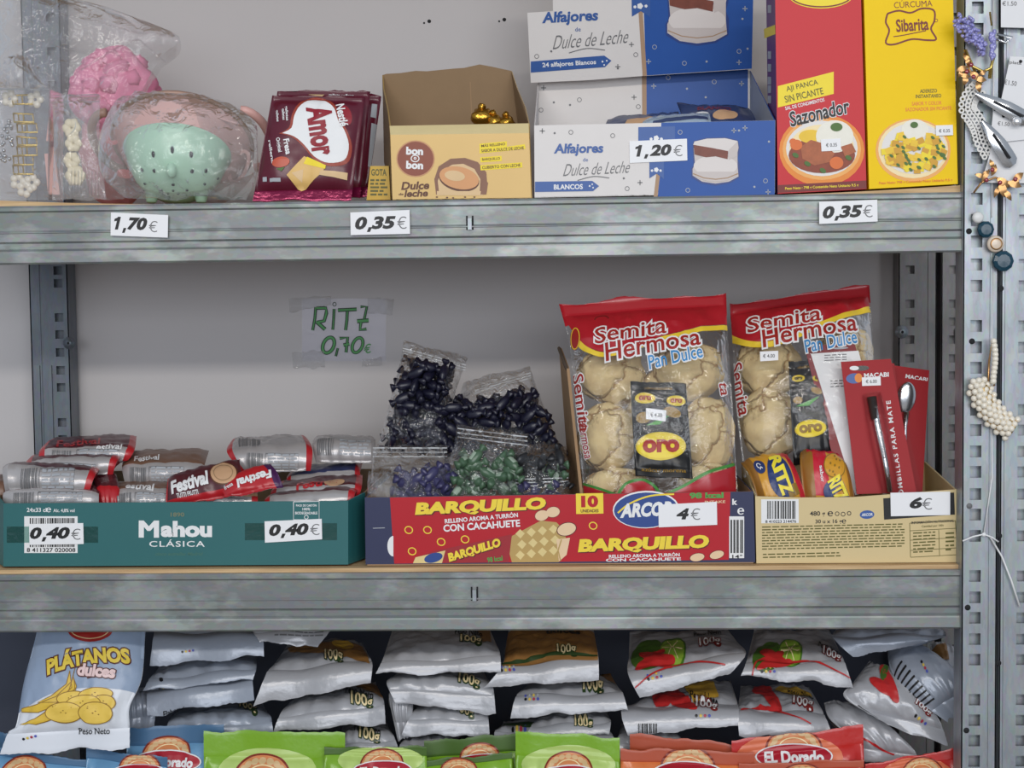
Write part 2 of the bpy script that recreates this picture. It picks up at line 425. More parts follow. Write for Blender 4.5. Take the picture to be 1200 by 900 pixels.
    def uv(s, x, y):
        c = s.TD[:, 0]*(y-s.TL[:, 1])-s.TD[:, 1]*(x-s.TL[:, 0])
        k = np.nonzero((c[:-1] > 0) != (c[1:] > 0))[0]
        if len(k):
            k = int(k[0]); t = c[k]/(c[k]-c[k+1]); v = (k+t)/160; l = s.TL[k]*(1-t)+s.TL[k+1]*t; d = s.TD[k]*(1-t)+s.TD[k+1]*t
        else:
            k = 160 if abs(c[-1]) < abs(c[0]) else 0; v = k/160; l = s.TL[k]; d = s.TD[k]
        return ((x-l[0])*d[0]+(y-l[1])*d[1])/(d[0]**2+d[1]**2), v
    def shift(s, v):
        """photo offset that brings the middle of a print to where it is seen once the bag's swelling is allowed for"""
        cx = (min(p[0] for p in v)+max(p[0] for p in v))/2; cy = (min(p[1] for p in v)+max(p[1] for p in v))/2
        tx, ty, best = cx, cy, None
        for _ in range(5):
            g = s.grid(tx, ty); q = proj(s.ev(g[0], g[1], 0)); ex, ey = cx-q[0], cy-q[1]; e = abs(ex)+abs(ey)
            if best is None or e < best[0]: best = (e, tx-cx, ty-cy)
            tx += max(-5, min(5, ex))*.8; ty += max(-5, min(5, ey))*.8
        return best[1], best[2]
    def grid(s, x, y):
        u, v = s.uv(x, y); vv = s.vv; k = len(vv)-2
        for j in range(len(vv)-1):
            if v <= vv[j+1]: k = j; break
        return (min(.999, max(.001, u))*s.nu, min(len(vv)-1.001, max(.001, k+(v-vv[k])/(vv[k+1]-vv[k]))))
    def ev(s, gu, gv, off):
        i = min(int(gu), s.nu-1); j = min(int(gv), len(s.vv)-2); a, b = gu-i, gv-j
        p = lerp(lerp(s.F[j][i], s.F[j][i+1], a), lerp(s.F[j+1][i], s.F[j+1][i+1], a), b)
        n = lerp(lerp(s.N[j][i], s.N[j][i+1], a), lerp(s.N[j+1][i], s.N[j+1][i+1], a), b)
        return p+n*off
    def lay(s, mb, shape, m, layer=1):
        v, t = shape; mb.k = getattr(mb, 'k', 0)+1; off = .0004+.0003*layer+1.5e-5*mb.k; dx, dy = s.shift(v); g = [s.grid(x+dx, y+dy) for x, y in v]
        for f in t:
            pg = [g[i] for i in f]
            u0, u1 = int(min(p[0] for p in pg)), int(max(p[0] for p in pg))
            for iu in range(u0, u1+1):
                a = clip(clip(pg, 0, iu, True), 0, iu+1, False) if u1 > u0 else pg
                if len(a) < 3: continue
                v0, v1 = int(min(p[1] for p in a)), int(max(p[1] for p in a))
                for jv in range(v0, v1+1):
                    c = clip(clip(a, 1, jv, True), 1, jv+1, False) if v1 > v0 else a
                    if len(c) < 3: continue
                    mb.add([s.ev(min(max(p[0], iu), iu+.99999), min(max(p[1], jv), jv+.99999), off) for p in c], [tuple(range(len(c)))], m, True)
# ------------------------------------------------------------------ wall and shelving
ZM = [0.6475, 0.1815, -0.2485, -0.6785]          # mid-lines of the shelf beams
YW = .365
mb = MB(); mb.box(-2.2, 2.2, YW, YW+.1, -1.6, 1.7, WALLM)
fw = Flat((0, YW, 0), (1, YW, 0), (0, YW, 1))
for x, y, r in ((503, 25, 2.2), (591, 23, 2.2), (497, 27, 1.2), (585, 25, 1.2)): fw.lay(mb, ell(x, y, r), HOLE)
build('wall_back', mb, kind='structure')
mb = MB(); mb.box(-2.2, 2.2, YW-.006, YW-.0005, -.75, -.285, mat('bay_shade_navy', (66, 72, 88), .7, var=.05)); build('shade_panel_1', mb, kind='structure')  # dark sheet added on the wall to stand in for the bottom bay's shade
mb = MB(); mb.box(-2.6, 2.6, -4.6, YW+.1, -.80, -.752, mat('floor_tile', (112, 106, 100), .45, var=.08, scale=8)); build('floor', mb, kind='structure')

unit = thing('shelving_unit', 'bolted grey metal shelving unit with chipboard shelves, filling the picture', 'shelving', (-.05, .17, -.72))
XL, XR = -.72, .515
def beam(zm):
    b = MB()
    prof = [(.000, .0315), (-.006, .0315), (-.0075, .029), (-.0075, .0255), (-.0055, .0235), (-.0055, .0030), (-.0072, .0006), (-.0072, .0), (-.0058, -.0006), (-.0058, -.010), (-.0040, -.0112),
            (-.0058, -.0124), (-.0058, -.0185), (-.0088, -.0212), (-.0092, -.023), (-.0100, -.034), (-.0085, -.036), (.002, -.036), (.002, -.034), (.0, -.03)]
    n = len(prof); vs = [Vector((XL, y, zm+z)) for y, z in prof]+[Vector((XR, y, zm+z)) for y, z in prof]
    b.add(vs, [(i, (i+1) % n, n+(i+1) % n, n+i) for i in range(n)]+[tuple(range(n)), tuple(range(n, 2*n))], STEEL)
    return b
for k, zm in enumerate(ZM):
    bo = build('beam', beam(zm), unit)
    if k in (1, 2):
        t = MB(); x, y = ((550.5, 262), (556, 697))[k-1]; p = P(x, y, -.0075)
        t.box(p.x-.0022, p.x+.0022, -.0098, -.0052, p.z-.007, p.z+.006, STEELP)
        t.box(p.x-.0042, p.x-.0024, -.0066, -.0050, p.z-.007, p.z+.009, HOLE); t.box(p.x+.0024, p.x+.0042, -.0066, -.0050, p.z-.007, p.z+.009, HOLE)
        build('pressed_tab', t, bo)
def board_z(k, x):
    if k == 1: s = min(1.1, abs((x+.05)/.56)); return ZM[1]+.0315+.0002+.0078*max(0, (s-.62)/.38)**1.5
    return ZM[k]+.0315+.0045
for k in range(4):
    b = MB(); n = 24; vs = []
    for i in range(n+1):
        x = lerp(XL, XR-.003, i/n); z = board_z(k, x)
        y0 = .0005
        vs += [Vector((x, y0, z-.012)), Vector((x, y0, z)), Vector((x, .355, z)), Vector((x, .355, z-.012))]
    fs = [(i*4+a, i*4+(a+1) % 4, i*4+4+(a+1) % 4, i*4+4+a) for i in range(n) for a in range(4)]+[(0, 1, 2, 3), (n*4, n*4+1, n*4+2, n*4+3)]
    b.add(vs, fs, CHIP); build('shelf_board', b, unit)

def upright(x0, x1, y, zs, hx0, hx1, hh, m, depth=.034, side='both', back=.011, ridges=()):
    """L/C-section post: front face with square punched holes at heights zs, returns at its edges"""
    b = MB(); zb, zt = -.75, .80; t = .0016
    def face(a, c, z0, z1): b.box(a, c, y, y+t, z0, z1, m)
    face(x0, hx0, zb, zt); face(hx1, x1, zb, zt)
    cur = zb
    for z in sorted(zs):
        face(hx0, hx1, cur, z-hh); cur = z+hh
        # pressed-in tongue below the hole
    face(hx0, hx1, cur, zt)
    if side in ('both', 'left'): b.box(x0-.0001, x0+.0016, y, y+depth, zb, zt, m)
    if side in ('both', 'right'): b.box(x1-.0016, x1+.0001, y, y+depth, zb, zt, m)
    for rx in ridges: b.box(rx-.0009, rx+.0009, y-.0014, y, zb, zt, m)
    b.box(x0+.002, x1-.002, y+back, y+back+.001, zb, zt, m)
    return b
HY = [-60, -36, 9, 34, 90, 114, 138, 162, 185, 233, 258, 283, 310, 335, 382, 407, 431, 480, 504, 529, 553, 579, 603, 628, 675, 700, 724, 749, 773, 820, 844, 868, 892, 916]
YP = -.014
def bolt(px, py, y, r, parent, m=STEELP):
    c = P(px, py, y); b = MB(); M4 = Matrix.Translation(c) @ Matrix.Rotation(math.radians(90), 4, 'X')
    b.lathe([(0, .0055), (r*.45, .0055), (r*.55, .004), (r*.6, .002), (r, .0018), (r, 0)], M4, m, 16); b.lathe([(0, .0057), (r*.22, .0057)], M4, HOLE, 10)
    return build('bolt', b, parent)
x0, x1 = P(1128, 450, YP).x, P(1169.5, 450, YP).x
pr = build('post', upright(x0, x1, YP, [P(1143, y, YP).z for y in HY], P(1137, 450, YP).x, P(1150.5, 450, YP).x, .0067, STEELP, ridges=(P(1160.5, 450, YP).x,)), unit)
for px, py in ((1135.5, 271), (1139, 400), (1136, 593), (1134, 712), (1132.5, 856)): 
    b = MB(); c = P(px, py, YP); b.lathe([(0, .0004), (.0032, .0004), (.0034, .0)], Matrix.Translation(c) @ Matrix.Rotation(math.radians(90), 4, 'X'), HOLE if py != 593 else GREY, 14); build('rivet_hole', b, pr)
# rear posts
YR = .32
HL = [-80, -40, 20, 60, 100, 140, 280, 317, 332, 372, 392, 413, 434, 454, 495, 515, 560, 600, 640, 760, 790, 820, 860]
xa, xb = P(33.5, 311, YR).x, P(78.5, 311, YR).x
pl = build('post', upright(xa, xb, YR, [P(68, y, YR).z for y in HL], P(63, 330, YR).x, P(73, 330, YR).x, .0058, STEELB, ridges=(P(45, 311, YR).x,)), unit)
bolt(81.5, 402, YR-.004, .0085, pl, STEELB)
b = MB(); za = P(60, 428, YR).z
b.box(xa+.004, P(47, 430, YR).x, YR-.0025, YR-.0005, -.4, za, STEELB); b.box(P(57, 430, YR).x, P(61, 430, YR).x, YR-.003, YR-.0005, -.4, za, STEELB); build('splice_plate', b, pl)
HRR = [316, 356, 377, 398, 420, 440, 481, 502, 523, 543, 590, 620, 760, 790, 820, 60, 100, 140, 180, 200, 20, -20]
xc, xd = P(1053, 400, YR).x, P(1097.5, 400, YR).x
po = build('post', upright(xc, xd, YR, [P(1066, y, YR).z for y in HRR], P(1061, 400, YR).x, P(1071.5, 400, YR).x, .0055, STEELR, ridges=(P(1088, 400, YR).x,)), unit)
bolt(1056.5, 389, YR-.004, .0088, po)
neigh = thing('shelving_unit', 'neighbouring grey metal shelving unit, only its posts showing at right', 'shelving', (P(1185, 450, YP).x, .15, -.72))
xe = P(1172.5, 450, YP).x
pn = build('post', upright(xe, xe+.046, YP, [P(1200, y, YP).z for y in HY], P(1193, 450, YP).x, P(1206, 450, YP).x, .0062, STEELP, ridges=(P(1178, 450, YP).x,)), neigh)
xf = P(1103, 400, YR).x
pm = build('post', upright(xf, xf+.05, YR, [P(1117, y, YR).z for y in HRR], P(1112, 400, YR).x, P(1122.5, 400, YR).x, .0055, STEELR), neigh)
bolt(1127, 389, YR-.004, .0088, pm)
for px, py in ((1173, 338), (1171, 628), (1170, 777)):
    b = MB(); c = P(px, py, YP-.0002); b.lathe([(0, .0004), (.003, .0004), (.0034, .0)], Matrix.Translation(c) @ Matrix.Rotation(math.radians(90), 4, 'X'), HOLE, 14); build('rivet_hole', b, pn)

# ------------------------------------------------------------------ price tags
def price(num, q, y, label, numw, euro=(None), rot=0, lay_y=None):
    """white card: q corners TL TR BR BL in the photo; numw = (cx, cy, w, h) of the figures; euro = (cx, cy, w, h)"""
    c = [P(px, py, y) for px, py in q]; b = MB(); b.hexa(c, Vector((0, .0005, 0)), TAGW)
    f = Flat(c[0], c[1], c[2])
    cx, cy, w, h = numw
    def dig(sx, u, uw):
        f.lay(b, text(sx, cx+w*u, cy-h*.08+math.tan(math.radians(rot))*w*u, w*uw, h*.84, rot, .22, .05), BLACK)
        if sx == '1': x, y = cx+w*u, cy+math.tan(math.radians(rot))*w*u; f.lay(b, poly([(x-w*.10, y-h*.36), (x+w*.04, y-h*.50), (x+w*.03, y-h*.26), (x-w*.11, y-h*.20)]), BLACK)
    if ',' in num:
        a = num.split(',')[0]; c2 = num.split(',')[1]; one = a == '1'
        dig(a, -.38 if one else -.35, .17 if one else .30); dig(c2, .20, .60)
        x, y = cx+w*(-.20 if one else -.155), cy+h*.22; f.lay(b, poly([(x-w*.01, y-h*.02), (x+w*.075, y-h*.02), (x+w*.02, y+h*.30), (x-w*.055, y+h*.30)]), BLACK)
    else: dig(num, 0, 1)
    f.lay(b, text('€', euro[0], euro[1], euro[2], euro[3], rot, .0, -.012), GREY)
    build('price_tag', b, label=label, cat='price tag', group='white price tags')
YT = -.0112
price('1,70', [(130, 249), (197, 252), (196.5, 278.5), (129.5, 276)], YT, 'white price tag reading 1,70€ on the upper beam below the green colander', (153, 263.5, 39, 18), (179.5, 265.5, 10, 13), 2)
price('0,35', [(410.5, 249), (480, 246), (480.5, 274), (411, 275.5)], YT, 'white price tag reading 0,35€ on the upper beam between wafers and golden box', (440, 262.5, 48, 18), (471, 261, 11, 14.5), -1.5)
price('0,35', [(960, 236.5), (1028, 234), (1028.5, 259.5), (960, 262.5)], YT, 'white price tag reading 0,35€ on the upper beam below the red seasoning box', (987.5, 249.5, 47, 17.5), (1017, 247.5, 11, 14.5), -2.5)

# ------------------------------------------------------------------ top shelf, right: the two seasoning boxes
RED = mat('seasoning_red', (206, 44, 52), .42, var=.02, spec=.3); REDD = mat('box_dark_red', (168, 36, 40), .45); YEL = mat('seasoning_yellow', (250, 208, 4), .45, var=.02, spec=.2)
PURP = mat('box_purple', (104, 50, 108), .45, var=.1, scale=25); PEACH = mat('print_peach', (244, 176, 96), .5, var=.06, scale=40); CREAMP = mat('print_cream', (250, 228, 176), .5, var=.03)
YEL2 = mat('label_yellow', (246, 220, 40), .5); OLIVE = mat('olive_ink', (96, 92, 30), .5); MAROON = mat('maroon_ink', (120, 34, 30), .5); ORANGE = mat('print_orange', (236, 140, 48), .5, var=.08, scale=60)
GREENP = mat('print_green', (74, 110, 40), .5, var=.15, scale=80); MEAT = mat('print_stew', (142, 62, 36), .5, var=.3, scale=110); PLATE = mat('print_plate', (232, 228, 224), .5, var=.03); RICE = mat('print_rice', (240, 236, 222), .5, var=.05, scale=150)
CUBE = mat('print_potato', (242, 200, 50), .5, var=.12, scale=90)
def food_box(name, label, q, y, depth, m, side):
    c = [P(px, py, y) for px, py in q]; b = MB(); bk = [p+Vector((0, depth, 0)) for p in c]
    b.add(c+bk, [(0, 3, 2, 1), (4, 5, 6, 7), (0, 1, 5, 4), (2, 3, 7, 6)], m); b.add([c[1], c[2], bk[2], bk[1]], [(0, 1, 2, 3)], m); b.add([c[0], bk[0], bk[3], c[3]], [(0, 1, 2, 3)], side)
    return b, Flat(c[0], c[1], c[2]), Flat(c[0], c[3], bk[3])
b, f, fs = food_box('x', '', [(908, -34), (1008, -36), (1015.5, 221.5), (911.5, 227)], -.002, .078, RED, PURP)
f.lay(b, ell(962, -6, 38, 16), YEL2, 1); f.lay(b, ring(962, -6, 36, 14, 1.6), MAROON, 2)
f.lay(b, poly([(911.5, 101), (977, 84), (977, 110), (911.5, 126)]), YEL2, 1)
f.lay(b, text('AJI PANCA', 940, 101, 38, 8, -13, 0, .01), OLIVE, 2); f.lay(b, text('SIN PICANTE', 942, 111.5, 46, 8, -13, 0, .01), OLIVE, 2)
f.lay(b, text('SAL DE CONDIMENTOS', 943, 122, 47, 4.2, -13, 0, .02), WHITE, 2)
f.lay(b, text('Sazonador', 960, 132, 72, 18, -13.5, .15, .022, .035), WHITE, 3); f.lay(b, text('Sazonador', 960, 132, 72, 18, -13.5, .15, .022), BLACK, 4)
f.lay(b, ell(963, 176, 50, 42), ORANGE, 1); f.lay(b, ell(963, 175, 46, 36), PEACH, 2); f.lay(b, ell(963, 174, 42, 32.5), PLATE, 3); f.lay(b, ell(963, 174, 38, 28), CREAMP, 4)
f.lay(b, ell(978, 160, 22, 19), RICE, 6); f.lay(b, ell(963, 182, 39, 21), MEAT, 5); f.lay(b, ell(950, 160, 14, 8), CUBE, 5)
MEAT2 = mat('print_meat', (176, 96, 56), .5, var=.3, scale=150); CARR = mat('print_carrot', (224, 112, 46), .5)
f.lay(b, poly([(938, 172), (950, 164), (964, 168), (978, 180), (972, 190), (954, 194), (940, 186)]), MEAT2, 7)
for x, y, r in ((933, 170, 7), (980, 191, 8), (929, 166, 4)): f.lay(b, ell(x, y, r, r*.9), CARR, 8)
for x, y in ((946, 192), (964, 200), (994, 185), (932, 182)): f.lay(b, ell(x, y, 4, 2.6, 30), GREENP, 9)
f.lay(b, ell(980, 149, 7, 5), GREENP, 9); f.lay(b, poly([(985, 172), (998, 168), (1003, 178), (990, 184)]), MEAT2, 8)
f.lay(b, rect(962, 163, 985, 177, -3), TAGW, 11); f.lay(b, text('€ 0.35', 974, 170, 13, 4.5, -3), GREY, 12)
f.lay(b, poly([(911, 217), (1015, 211.5), (1015.3, 221), (911.3, 226)]), MAROON, 1); f.lay(b, text('Peso Neto : 798 g Contenido Neto Unitario 9.5 g', 963, 219.3, 86, 4, -2.8), YEL2, 2)
fs.lay(b, poly([(895.5, 34), (908.5, 29), (909, 40), (896, 45)]), YEL2, 1)
for y in (6, 60, 75, 90, 100, 112): fs.lay(b, rect(900, y, 904, y+9), LGREY, 1)
build('seasoning_box', b, label='tall red seasoning box with a plate of stew printed on its front', cat='box', group='tall seasoning boxes')
b, f, fs = food_box('x', '', [(1011.5, -34), (1116, -36), (1122.5, 215.5), (1018.5, 221.5)], -.002, .078, YEL, YEL)
f.lay(b, text('CÚRCUMA', 1070, 4, 45, 9, -3, 0, .0), MAROON, 1)
f.lay(b, stroke(curve([(1040, 16), (1053, 12.5), (1067, 15), (1080, 10), (1094, 12), (1095, 24), (1091, 34), (1097, 46), (1085, 47), (1068, 46), (1048, 52), (1038, 50), (1042, 36), (1038, 26), (1040, 16)], 5), 2), MAROON, 2)
f.lay(b, text('Sibarita', 1069, 29, 38, 15, -4, 0, .02), MAROON, 3); f.lay(b, ring(1097, 24, 1.8, 1.8, .6), MAROON, 2)
f.lay(b, stroke(curve([(1047, 43), (1060, 41), (1085, 36)], 4), 1), MAROON, 3)
f.lay(b, text('ADEREZO', 1088, 106.5, 20, 4.3, -2, 0, .02), OLIVE, 1); f.lay(b, text('INSTANTANEO', 1088, 112.5, 30, 4.3, -2, 0, .02), OLIVE, 1)
f.lay(b, text('SABOR Y COLOR', 1086, 121, 35, 4.3, -2), ORANGE, 1); f.lay(b, text('SAZONADOR SIN PICANTE', 1088, 127.5, 54, 4.3, -2), ORANGE, 1)
f.lay(b, ell(1070, 176, 44, 37), PEACH, 1); f.lay(b, ell(1070, 175, 41, 34), CREAMP, 2); f.lay(b, ell(1071, 174, 38, 30), PLATE, 3)
f.lay(b, ell(1072, 152, 16, 12), RICE, 5); f.lay(b, ell(1071, 146.5, 4.5, 3.6), GREENP, 9)
r = random.Random(3)
for k in range(120):
    a = r.uniform(0, 6.28); d = r.uniform(.05, 1)**.5; x, y = 1071+35*d*math.cos(a), 178+22*d*math.sin(a)
    if y < 165 and abs(x-1072) < 16: continue
    f.lay(b, rect(x-4, y-3.6, x+4, y+3.6, r.uniform(-30, 30)), (CUBE, YEL2, CUBE, mat('print_potato_brown', (214, 160, 40), .5))[k % 4], 6+k % 4)
    if k % 4 == 0: f.lay(b, ell(x+4, y+2, 2.6, 1.6, 40), GREENP, 11)
f.lay(b, rect(1096, 147, 1116, 159, -2), TAGW, 12); f.lay(b, text('€ 0.35', 1106, 153.5, 13, 4.2, -2), GREY, 13)
f.lay(b, text('Peso Neto: 798 g Contenido Neto Unitario 9.5 g', 1073, 213, 86, 3.8, -2.6), ORANGE, 1)
build('seasoning_box', b, label='tall yellow seasoning box beside the right post', cat='box', group='tall seasoning boxes')

# ------------------------------------------------------------------ white and blue cake box with its lid raised
BLUE = mat('box_blue', (44, 88, 164), .45, var=.04, spec=.3); OFFW = mat('box_white', (226, 221, 218), .5, var=.02, spec=.3); BLUED = mat('print_navy', (40, 66, 132), .45); KRAFT = mat('kraft_edge', (176, 144, 116), .6)
CAKE = mat('print_icing', (224, 216, 212), .5, var=.03, scale=30); CAKE2 = mat('print_icing_side', (204, 194, 190), .5, var=.03, scale=30); FILLING = mat('print_caramel', (124, 66, 52), .5, var=.3, scale=130); BINK = mat('print_blue_ink', (52, 92, 160), .45)
ytop = -.003
q = [P(626, 147, ytop), P(908.5, 141, ytop), P(908, 227.0, ytop), P(626.5, 233.0, ytop)]
q[3].z = ZM[1]+.0315+.0009; q[2].z = ZM[1]+.0315+.0024
bq = [Vector((p.x, .232, p.z)) for p in q]
zlo = min(p.z for p in q)
cakebox = thing('cake_box', 'open white and blue cake box with raised lid on the top shelf', 'box', (q[3].x*.5+q[2].x*.5, .1, zlo))
def cake_print(b, f, cx, cy, s):
    f.lay(b, poly([(cx+x*s, cy+y*s) for x, y in ((-48, -33), (-46, -44), (-20, -51), (20, -52), (46, -46), (50, -36), (50, -20), (46, -8), (51, 6), (50, 32), (30, 44), (0, 49), (-30, 44), (-50, 32), (-51, 14), (-46, 6))]), BLUED, 2)
    f.lay(b, poly([(cx+x*s, cy+y*s) for x, y in ((-46, -30), (-20, -30), (24, -16), (46, -30), (46, 8), (48, 30), (28, 41), (0, 45), (-28, 41), (-48, 28), (-48, 14), (-43, 4))]), CAKE2, 3)
    f.lay(b, ell(cx, cy+8*s, 46*s, 22*s), CAKE, 4); f.lay(b, ell(cx, cy+20*s, 46*s, 21*s, 0, 0, 180), CAKE2, 5)
    f.lay(b, stroke([(cx-47*s, cy+24*s), (cx-25*s, cy+33*s), (cx, cy+36*s), (cx+25*s, cy+33*s), (cx+47*s, cy+24*s)], 1.2), KRAFT, 6)
    f.lay(b, poly([(cx+x*s, cy+y*s) for x, y in ((-47, -36), (-44, -43), (-18, -49), (20, -50), (46, -44), (26, -23), (0, -28))]), CAKE, 4)
    f.lay(b, poly([(cx+x*s, cy+y*s) for x, y in ((-46, -36), (-10, -30), (26, -23), (25, -6), (0, -12), (-20, -10), (-44, -16))]), FILLING, 6)
    f.lay(b, poly([(cx+x*s, cy+y*s) for x, y in ((26, -23), (46, -44), (48, -30), (44, -12), (27, -4))]), CAKE2, 5)
def flecks(b, f, pts, m):
    for k, (x, y) in enumerate(pts):
        if k % 3 == 0: f.lay(b, ring(x, y, 2.4, 2.4, .7, n=14), m, 2)
        elif k % 3 == 1: f.lay(b, multi([stroke([(x-3, y), (x+3, y)], 1), stroke([(x, y-3), (x, y+3)], 1)]), m, 2)
        else: f.lay(b, ell(x, y, 1.3, n=10), m, 2)
def wordmark(b, f, cx, cy, w, rot):
    f.lay(b, text('Alfajores', cx, cy, w, w*.26, rot, .12, .035), BINK, 3)
    f.lay(b, text('de', cx+w*.14, cy+w*.20, w*.10, None, rot, 0, 0), BINK, 3)
    f.lay(b, text('Dulce de Leche', cx+w*.36, cy+w*.38, w*1.36, w*.24, rot-2, .6, -.008), GREY, 3)
    f.lay(b, stroke(curve([(cx-w*.02, cy+w*.62), (cx+w*.3, cy+w*.54), (cx+w*.62, cy+w*.57)], 5), 1), GREY, 3)
b = MB(); f = Flat(q[0], q[1], q[2])
b.sheet(q, .0015, OFFW)
f.lay(b, poly([(775, 143.9), (908.3, 141.1), (907.8, 228), (771, 230.8)]), BLUE, 1); f.lay(b, poly([(770, 196), (774.5, 196), (770.5, 230.8), (766, 231)]), KRAFT, 1)
f.lay(b, poly([(748, 149), (791, 148), (791, 172), (748, 172)]), BINK, 2); f.lay(b, poly([(761, 180), (778, 180), (778, 210), (769.5, 203.5), (761, 209)]), BINK, 3)
f.lay(b, multi([ell(769, 199, 3.0, n=5), ell(764, 200, 1.6, n=5), ell(774, 200, 1.6, n=5)]), WHITE, 4); f.lay(b, multi([ell(769, 162, 3.5, n=5), ell(763, 163, 2, n=5), ell(775, 163, 2, n=5)]), WHITE, 4)
wordmark(b, f, 678, 175.5, 58, -1)
f.lay(b, poly([(627, 213), (694, 212), (702, 218), (695, 224), (627, 225)]), BINK, 3); f.lay(b, text('BLANCOS', 666, 219, 34, 6, -1, 0, .03), WHITE, 4); f.lay(b, multi([ell(691, 218, 1.2, n=5), ell(695, 220, 1, n=5), ell(694, 216, 1, n=5)]), WHITE, 4)
cake_print(b, f, 838.5, 190, .56)
flecks(b, f, [(669, 155), (635.5, 153.5), (650, 156), (718, 159), (750, 214), (731, 209), (735, 221)], GREY)
flecks(b, f, [(797, 155), (873, 150), (866, 153), (897, 212), (900, 225), (884, 219), (806, 223), (860, 153), (901, 166)], LGREY)
build('front_panel', b, cakebox)
b = MB()
b.sheet([bq[3], bq[2], q[2], q[3]], .001, OFFW)
bl = P(628, 97, .2); br = P(877, 90, .2)
bq0, bq1 = Vector((q[0].x, .232, P(628, 97, .232).z)), Vector((q[1].x, .232, P(877, 83, .232).z))
b.sheet([bq0, bq1, bq[2], bq[3]], .0012, OFFW)
fb = Flat(bq0, bq1, bq[2])
fb.lay(b, poly([(757, 60), (876.5, 60), (876.5, 200), (758, 200)]), BLUE, 1); fb.lay(b, poly([(752, 60), (757.5, 60), (758, 200), (753, 200)]), KRAFT, 1)
flecks(b, fb, [(679, 117), (637, 103), (649, 120), (634, 129), (743, 114), (668, 123), (748, 125)], GREY); flecks(b, fb, [(837, 96), (766, 101), (805, 104), (783, 91), (869, 98), (827, 114)], LGREY)
build('back_panel', b, cakebox)
for sx, a, c in ((0, 0, 3), (1, 1, 2)):
    b = MB(); top_b = (bq0, bq1)[sx]; dx = Vector((.0012 if sx == 0 else -.0012, 0, 0))
    pts = [q[a], top_b, bq[c], q[c]]
    b.add(pts, [(0, 1, 2, 3)], BLUE if sx else OFFW); b.add([p+dx for p in pts], [(0, 1, 2, 3)], LGREY if sx else OFFW); b.add(pts+[p+dx for p in pts], [(0, 1, 5, 4)], BLUE if sx else OFFW)
    build('side_panel', b, cakebox)
# raised lid, hinged on the back panel and leaning slightly forward
lidb = [P(622, 98, .205), P(881, 81, .205)]
lq = [P(617, -62, .150), P(884, -76, .150), lidb[1], lidb[0]]
fl = Flat(lq[0], lq[1], lq[2]); b = MB()
lp = [fl.at(618, 15), fl.at(648, 13), fl.at(647, -62), fl.at(884, -72), fl.at(881, 81), fl.at(755, 89), fl.at(690, 94), fl.at(622, 97)]
b.sheet(lp, .0012, OFFW)
fl.lay(b, poly([(752, -64), (884, -70), (881, 80.5), (757, 88.5)]), BLUE, 1); fl.lay(b, poly([(748, 10), (753, 10), (758, 88.5), (753, 89)]), KRAFT, 1)
fl.lay(b, poly([(740, -10), (762, -10), (762, 20), (751, 13), (740.5, 19.5)]), BINK, 3); fl.lay(b, multi([ell(750, 7, 3.8, n=5), ell(744, 8, 2, n=5), ell(757, 7, 2, n=5)]), WHITE, 4)
wordmark(b, fl, 668, 21, 66, -3)
fl.lay(b, poly([(622, 72), (708, 65), (716.5, 71), (709, 78.5), (622, 85)]), BINK, 3); fl.lay(b, text('24 alfajores Blancos', 667, 75, 63, 7, -3.5, 0, .025), WHITE, 4); fl.lay(b, multi([ell(706, 72, 1.3, n=5), ell(711, 71, 1.1, n=5), ell(708, 76, 1.1, n=5)]), WHITE, 4)
cake_print(b, fl, 817, 18, .73)
flecks(b, fl, [(629, 66), (740, 52), (646, 60), (745, 64), (724, 78), (724, 80)], GREY); flecks(b, fl, [(802, 74), (866, 73), (828, 72), (767, 55), (760, 72), (876, 57), (866, 60), (873, 10), (870, 22)], LGREY)
build('lid', b, cakebox)
# small cakes in blue wrappers
WRAP = mat('wrapper_navy', (54, 66, 104), .28, spec=.6, var=.25, scale=50); WRAPL = mat('wrapper_silver_blue', (176, 192, 208), .25, metal=.4, var=.1); COOK = mat('print_biscuit', (206, 164, 126), .5, var=.12, scale=60)
for k, (rows, lab) in enumerate((
        ([((712, 139), (795, 133), .10), ((708, 149), (800, 143), .05), ((708, 168), (800, 165), .03)], 'navy wrapped cake packet at left inside the white and blue box'),
        ([((793, 122), (878, 126), .16), ((798, 137), (886, 139), .10), ((800, 160), (890, 160), .08)], 'navy wrapped cake packet lying at right inside the white and blue box'),
        ([((762, 140), (832, 134), .045), ((752, 144), (834, 142), .024), ((755, 165), (836, 162), .02)], 'silver edged cake packet nearest the front inside the white and blue box'))):
    g = Bag(rows, .006, .012, 40+k, .0015, (.06, .06)); b = MB(); g.skin(b, WRAP if k < 2 else WRAPL, cell=None)
    if k == 0: g.lay(b, poly([(735, 141), (782, 136), (786, 140), (730, 147)]), COOK); g.lay(b, stroke([(740, 138), (770, 135)], 1.2), WHITE)
    if k == 1: g.lay(b, ell(850, 134, 15, 4.5), COOK); g.lay(b, text('BLANCO', 837, 127, 40, 4, 2), mat('wrapper_red_ink', (140, 50, 60), .4)); g.lay(b, ell(822, 136, 9, 3), WHITE, 2)
    if k == 2: g.lay(b, poly([(765, 141), (830, 136), (831, 138), (764, 143.5)]), WRAP)
    b.weld(); build('cake_packet', b, label=lab, cat='packet', group='wrapped cakes in the blue box')
price('1,20', [(737.5, 165.5), (805, 162.5), (805.5, 188), (738, 191)], ytop-.0015, 'white price tag reading 1,20€ stuck on the white and blue box', (765.5, 177.5, 43, 16), (794.5, 176.5, 10.5, 13), -2)

